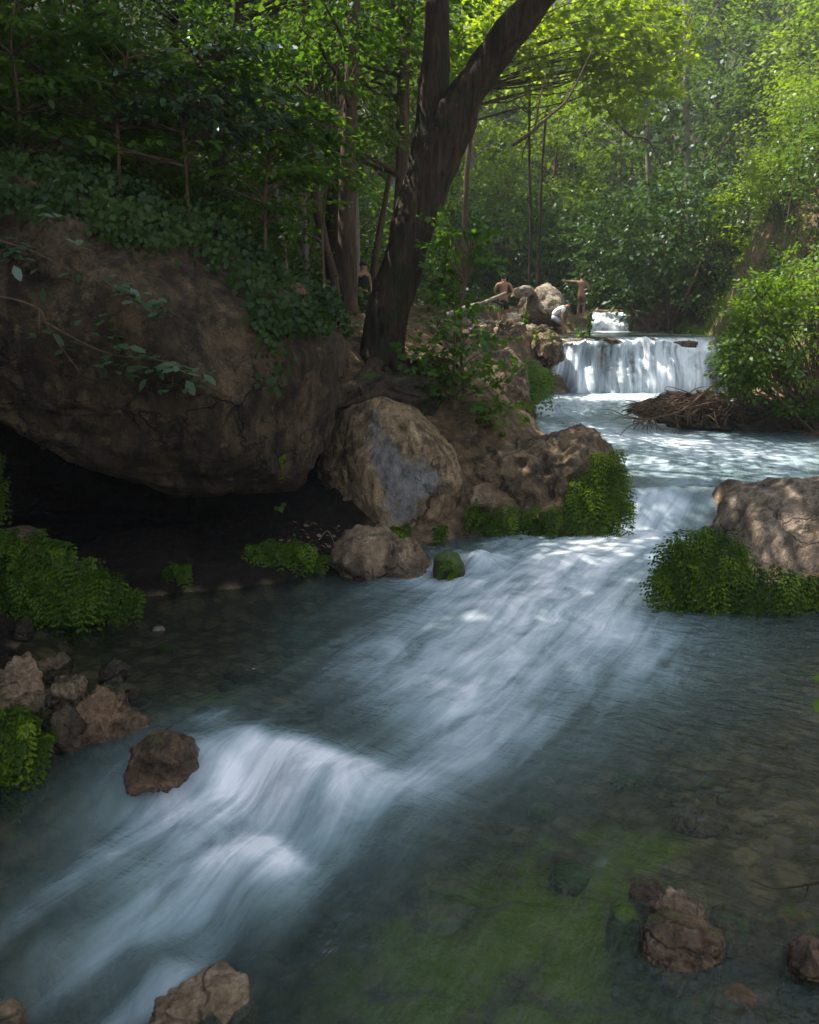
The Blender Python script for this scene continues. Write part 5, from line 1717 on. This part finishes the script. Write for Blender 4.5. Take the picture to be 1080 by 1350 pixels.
def branch(name, label, paths, Y, r0, mat='twig', cat='branch'):
    b = P(*paths[0][0][:2], Y)
    mb = MB()
    for k, pth in enumerate(paths):
        e = catmull([P(a[0], a[1], Y + (a[2] if len(a) > 2 else 0)) - b for a in pth], 7)
        rr_ = r0 * (1 if k == 0 else .6)
        mb.tube(e, np.linspace(rr_, rr_ * .3, len(e)), 6, .2, k)
    o = mb.build(name, M[mat])
    o.location = [float(v) for v in b]
    return tag(o, label, cat)


branch('bare_branch', 'bare forked branch reaching from the bush over the white water', [[(1000, 480), (945, 505), (900, 540), (855, 553), (830, 562), (816, 576)], [(855, 553), (825, 548), (805, 540), (793, 540)], [(853, 556), (854, 572)], [(905, 538), (940, 530), (985, 525)],
                                                                                           [(890, 545), (893, 560), (888, 575)], [(960, 498), (985, 500), (1010, 490)]], 16.9, .022)
branch('bare_branch', 'bare grey limb rising diagonally behind the leaning tree', [[(676, 192), (700, 175), (722, 155), (745, 135), (760, 110), (772, 85), (782, 64)], [(705, 170), (712, 130), (722, 92)], [(700, 175), (690, 200), (688, 215)], [(645, 118), (664, 125), (668, 148)]], 22, .05, 'bark_mid')
branch('bare_branch', 'thin bare branch curving down among the far shrubs', [[(796, 127), (805, 150), (830, 178), (853, 184), (870, 212), (886, 238), (900, 275), (912, 320)], [(853, 184), (856, 150)]], 28, .045, 'bark_mid')
branch('fallen_log', 'weathered log lying across the rubble left of the standing bather', [[(590, 416), (612, 408), (640, 398), (668, 386)], [(640, 398), (655, 402)]], 25.0, .13, 'bark_pale', 'log')
branch('twig', 'thin dark twig lying on the water at the right edge', [[(1110, 1150), (1078, 1163), (1050, 1169), (1020, 1171), (990, 1160)], [(1066, 1168), (1060, 1185), (1048, 1190), (1022, 1182)]], 4.05, .008, 'root', 'twig')
branch('bare_twigs', 'thin dead stems rising from the rubble right of the leaning trunk', [[(600, 440), (606, 415), (612, 390), (614, 372)], [(600, 440), (590, 420), (580, 405)], [(604, 430), (596, 400), (598, 385)], [(602, 436), (590, 428), (578, 424)]], 14.2, .018, 'root', 'twigs')
branch('exposed_root', 'pale stick caught in the dark bank under the boulder', [[(420, 712), (432, 700), (441, 716)], [(428, 716), (436, 722)]], 9.5, .008, 'bark_pale', 'root')
# hanging vine at right
hanging('hanging_vine', 'long thin leafy vine slanting up the right edge', [[(1034, 312), (1042, 265), (1050, 215), (1060, 170), (1072, 120), (1085, 60)]],
        [(1040, 290, .06, 10), (1046, 250, .06, 10), (1052, 215, .07, 12), (1058, 180, .08, 14), (1066, 150, .1, 16), (1076, 110, .1, 16)], 21.5, 'weed', .1, 99)


# ------------------------------------------------------------------ bathers
def skin_mesh(name, verts, edges, radii, root_i=0, sub=2):
    me = bpy.data.meshes.new(name)
    me.from_pydata([tuple(v) for v in verts], edges, [])
    ob = bpy.data.objects.new(name, me)
    COL.objects.link(ob)
    md = ob.modifiers.new('skin', 'SKIN')
    md.use_smooth_shade = True
    sv = me.skin_vertices[0].data
    for i, r in enumerate(radii):
        rx, ry = (r if isinstance(r, tuple) else (r, r))
        sv[i].radius = (rx, ry)
        sv[i].use_root = (i == root_i)
    s2 = ob.modifiers.new('sub', 'SUBSURF')
    s2.levels = s2.render_levels = sub
    dg = bpy.context.evaluated_depsgraph_get()
    out = bpy.data.meshes.new_from_object(ob.evaluated_get(dg))
    out.name = name
    bpy.data.objects.remove(ob)
    for p in out.polygons:
        p.use_smooth = True
    return out


def person(label, loc, rz, scale, J, clothes, hair='hair'):
    """J: joints in metres for a 1.7 m figure; x right, -y forward, z up"""
    V, E, Rr, ix = [], [], [], {}

    def v(k, p, r, link_=None):
        ix[k] = len(V)
        V.append(np.asarray(p, float))
        Rr.append(r)
        if link_ is not None:
            E.append((ix[link_], ix[k]))

    v('pelvis', J['pelvis'], (.135, .10))
    v('spine', J['spine'], (.12, .09), 'pelvis')
    v('chest', J['chest'], (.15, .10), 'spine')
    v('neck', J['neck'], .055, 'chest')
    hd = np.asarray(J['head'], float)
    nk = np.asarray(J['neck'], float)
    upd = unit(hd - nk)
    fw = np.asarray(J.get('face', (0, -1, 0)), float)
    v('jaw', hd - upd * .05, .07, 'neck')
    v('skull', hd + upd * .05, .09, 'jaw')
    v('crown', hd + upd * .10, .06, 'skull')
    v('nose', hd + fw * .105, .012, 'jaw')
    for s in 'LR':
        v('hip' + s, J['hip' + s], .088, 'pelvis')
        v('knee' + s, J['knee' + s], .056, 'hip' + s)
        kn, an = np.asarray(J['knee' + s], float), np.asarray(J['ankle' + s], float)
        v('calf' + s, kn * .65 + an * .35, .055, 'knee' + s)
        v('ankle' + s, an, .036, 'calf' + s)
        v('toe' + s, J['toe' + s], (.042, .025), 'ankle' + s)
        v('sh' + s, J['sh' + s], .06, 'chest')
        v('elbow' + s, J['elbow' + s], .042, 'sh' + s)
        v('wrist' + s, J['wrist' + s], .027, 'elbow' + s)
        el_, wr = np.asarray(J['elbow' + s], float), np.asarray(J['wrist' + s], float)
        d = unit(wr - el_)
        v('palm' + s, wr + d * .07, (.036, .018), 'wrist' + s)
        sd = unit(np.cross(d, [0.2, 1.0, 0.1]))
        for k, (o_, ln) in enumerate([(-.028, .07), (-.01, .085), (.01, .08), (.028, .065)]):
            v(f'f{s}{k}a', wr + d * .105 + sd * o_, .0095, 'palm' + s)
            v(f'f{s}{k}b', wr + d * (.105 + ln) + sd * o_ * 1.3 + fw * .015, .007, f'f{s}{k}a')
        v(f'th{s}', wr + d * .06 + sd * .06, .0095, 'palm' + s)
    body = skin_mesh('person', V, E, Rr, 0, 1)
    o = link('person', body, M['skin'])
    o.location = [float(x) for x in loc]
    o.rotation_euler = (0, 0, rz)
    o.scale = (scale,) * 3
    tag(o, label, 'person')
    # hair: cap hugging the skull
    D, F = ico(3)
    hv = D * np.array([.098, .108, .10]) + (hd + upd * .045 - fw * .018)
    kk = (D @ upd > -.15) | (D @ fw < -.35)
    fk = kk[F].all(1)
    hm = mesh_np('hair', hv, F[fk], np.full(int(fk.sum()), 3), True)
    link('hair', hm, M[hair], o)
    for kind, mat in clothes:
        if kind == 'shorts':
            cv = [J['pelvis'], np.asarray(J['pelvis'], float) * .55 + np.asarray(J['spine'], float) * .45, J['hipL'], J['hipR']]
            cr_ = [(.155, .125), (.14, .11), .108, .108]
            ce = [(0, 1), (0, 2), (0, 3)]
            for q_, s in ((2, 'L'), (3, 'R')):
                h_, k_ = np.asarray(J['hip' + s], float), np.asarray(J['knee' + s], float)
                cv += [h_ * .25 + k_ * .75]
                cr_ += [.085]
                ce += [(q_, len(cv) - 1)]
        elif kind == 'trousers':
            cv = [J['pelvis'], np.asarray(J['pelvis'], float) * .55 + np.asarray(J['spine'], float) * .45, J['hipL'], J['hipR']]
            cr_ = [(.155, .125), (.14, .11), .108, .108]
            ce = [(0, 1), (0, 2), (0, 3)]
            for q_, s in ((2, 'L'), (3, 'R')):
                cv += [J['knee' + s], np.asarray(J['ankle' + s], float) + np.array([0, 0, .03])]
                cr_ += [.075, .06]
                ce += [(q_, len(cv) - 2), (len(cv) - 2, len(cv) - 1)]
        else:
            cv = [J['pelvis'], J['spine'], J['chest'], np.asarray(J['neck'], float) * .6 + np.asarray(J['chest'], float) * .4]
            cr_ = [(.15, .12), (.145, .115), (.172, .122), .085]
            ce = [(0, 1), (1, 2), (2, 3)]
            for s in 'LR':
                if kind == 'shirt':
                    cv += [J['sh' + s], np.asarray(J['sh' + s], float) * .45 + np.asarray(J['elbow' + s], float) * .55]
                    cr_ += [.078, .062]
                    ce += [(2, len(cv) - 2), (len(cv) - 2, len(cv) - 1)]
        nm = {'shorts': 'shorts', 'trousers': 'trousers', 'shirt': 'shirt', 'vest': 'vest'}[kind]
        link(nm, skin_mesh(nm, cv, ce, cr_, 0, 1), M[mat], o)
    return o


def stand(**kw):
    J = dict(pelvis=(0, 0, .92), spine=(0, .01, 1.10), chest=(0, .01, 1.32), neck=(0, .01, 1.47), head=(0, -.01, 1.58),
             hipL=(-.09, 0, .86), hipR=(.09, 0, .86), kneeL=(-.11, -.02, .48), kneeR=(.11, -.01, .48), ankleL=(-.12, .03, .08), ankleR=(.12, .03, .08), toeL=(-.14, -.15, .03), toeR=(.14, -.15, .03),
             shL=(-.18, .01, 1.40), shR=(.18, .01, 1.40), elbowL=(-.25, .02, 1.13), elbowR=(.25, .02, 1.13), wristL=(-.24, -.05, .88), wristR=(.24, -.05, .88), face=(0, -1, 0))
    J.update(kw)
    return J


def foot(px, py, Y):
    p = P(px, py, Y)
    p[2] = zg1(p[0], p[1])
    return p


def fit(py_head, p):
    """scale that brings a 1.7 m figure at p up to photo row py_head"""
    top = P(540, py_head, p[1])[2]
    return max(.55, (top - p[2]) / 1.70)


p = foot(663, 420, 28.0)
person('bare chested bather in dark shorts standing on the rubble bank', p, R(170), fit(361, p), stand(elbowL=(-.30, .0, 1.16), wristL=(-.14, -.16, 1.02), elbowR=(.30, .0, 1.16), wristR=(.14, -.16, 1.02)), [('shorts', 'dark_cloth')])
p = foot(766, 409, 31)
person('sun browned bather standing with one arm stretched out to the left', p, R(150), fit(361, p), stand(elbowR=(.42, .05, 1.42), wristR=(.66, .03, 1.44), elbowL=(-.26, -.06, 1.15), wristL=(-.10, -.18, 1.10)), [('shorts', 'brown_cloth')])
p = foot(739, 447, 25.6)
person('bather in a white shirt bending down beside the waterfall', p, R(0), max(fit(403, p) * 1.28, .8),
       stand(pelvis=(-.30, .0, .72), spine=(-.20, 0, .89), chest=(.0, -.02, 1.02), neck=(.14, -.03, 1.06), head=(.25, -.04, 1.08), face=(.55, -.5, -.65),
             hipL=(-.28, .09, .68), hipR=(-.28, -.09, .68), kneeL=(.05, .1, .50), kneeR=(.02, -.12, .46), ankleL=(.26, .10, .08), ankleR=(.10, -.12, .06), toeL=(.42, .10, .02), toeR=(.26, -.14, .02),
             shL=(.02, .17, 1.0), shR=(.02, -.19, .98), elbowL=(.06, .2, .72), elbowR=(.0, -.23, .72), wristL=(.12, .18, .48), wristR=(.05, -.22, .46)), [('shirt', 'white_cloth'), ('shorts', 'blue_cloth')])
p = foot(480, 436, 20)
person('person in dark clothes with bare arms between the two near trunks', p, R(40), fit(345, p), stand(elbowL=(-.27, .04, 1.14), wristL=(-.16, -.18, .98), wristR=(.10, -.2, .98)), [('vest', 'dark_cloth'), ('trousers', 'dark_cloth')])


# ------------------------------------------------------------------ moist air of the gorge
bm = bmesh.new()
bmesh.ops.create_cube(bm, size=1.0)
hme = bpy.data.meshes.new('haze')
bm.to_mesh(hme)
bm.free()
hz = bpy.data.objects.new('haze', hme)
COL.objects.link(hz)
hz.location = (0, 41, 32)
hz.scale = (140, 116, 72)
hm = bpy.data.materials.new('haze_air')
hm.use_nodes = True
hm.node_tree.nodes.clear()
ho = hm.node_tree.nodes.new('ShaderNodeOutputMaterial')
hv = hm.node_tree.nodes.new('ShaderNodeVolumePrincipled')
hv.inputs['Color'].default_value = (0.85, 0.93, 0.95, 1)
hv.inputs['Density'].default_value = 0.0013
hv.inputs['Anisotropy'].default_value = 0.2
hm.node_tree.links.new(hv.outputs[0], ho.inputs['Volume'])
hme.materials.append(hm)
tag(hz, 'thin moist haze hanging in the wooded gorge', 'haze', kind='stuff')
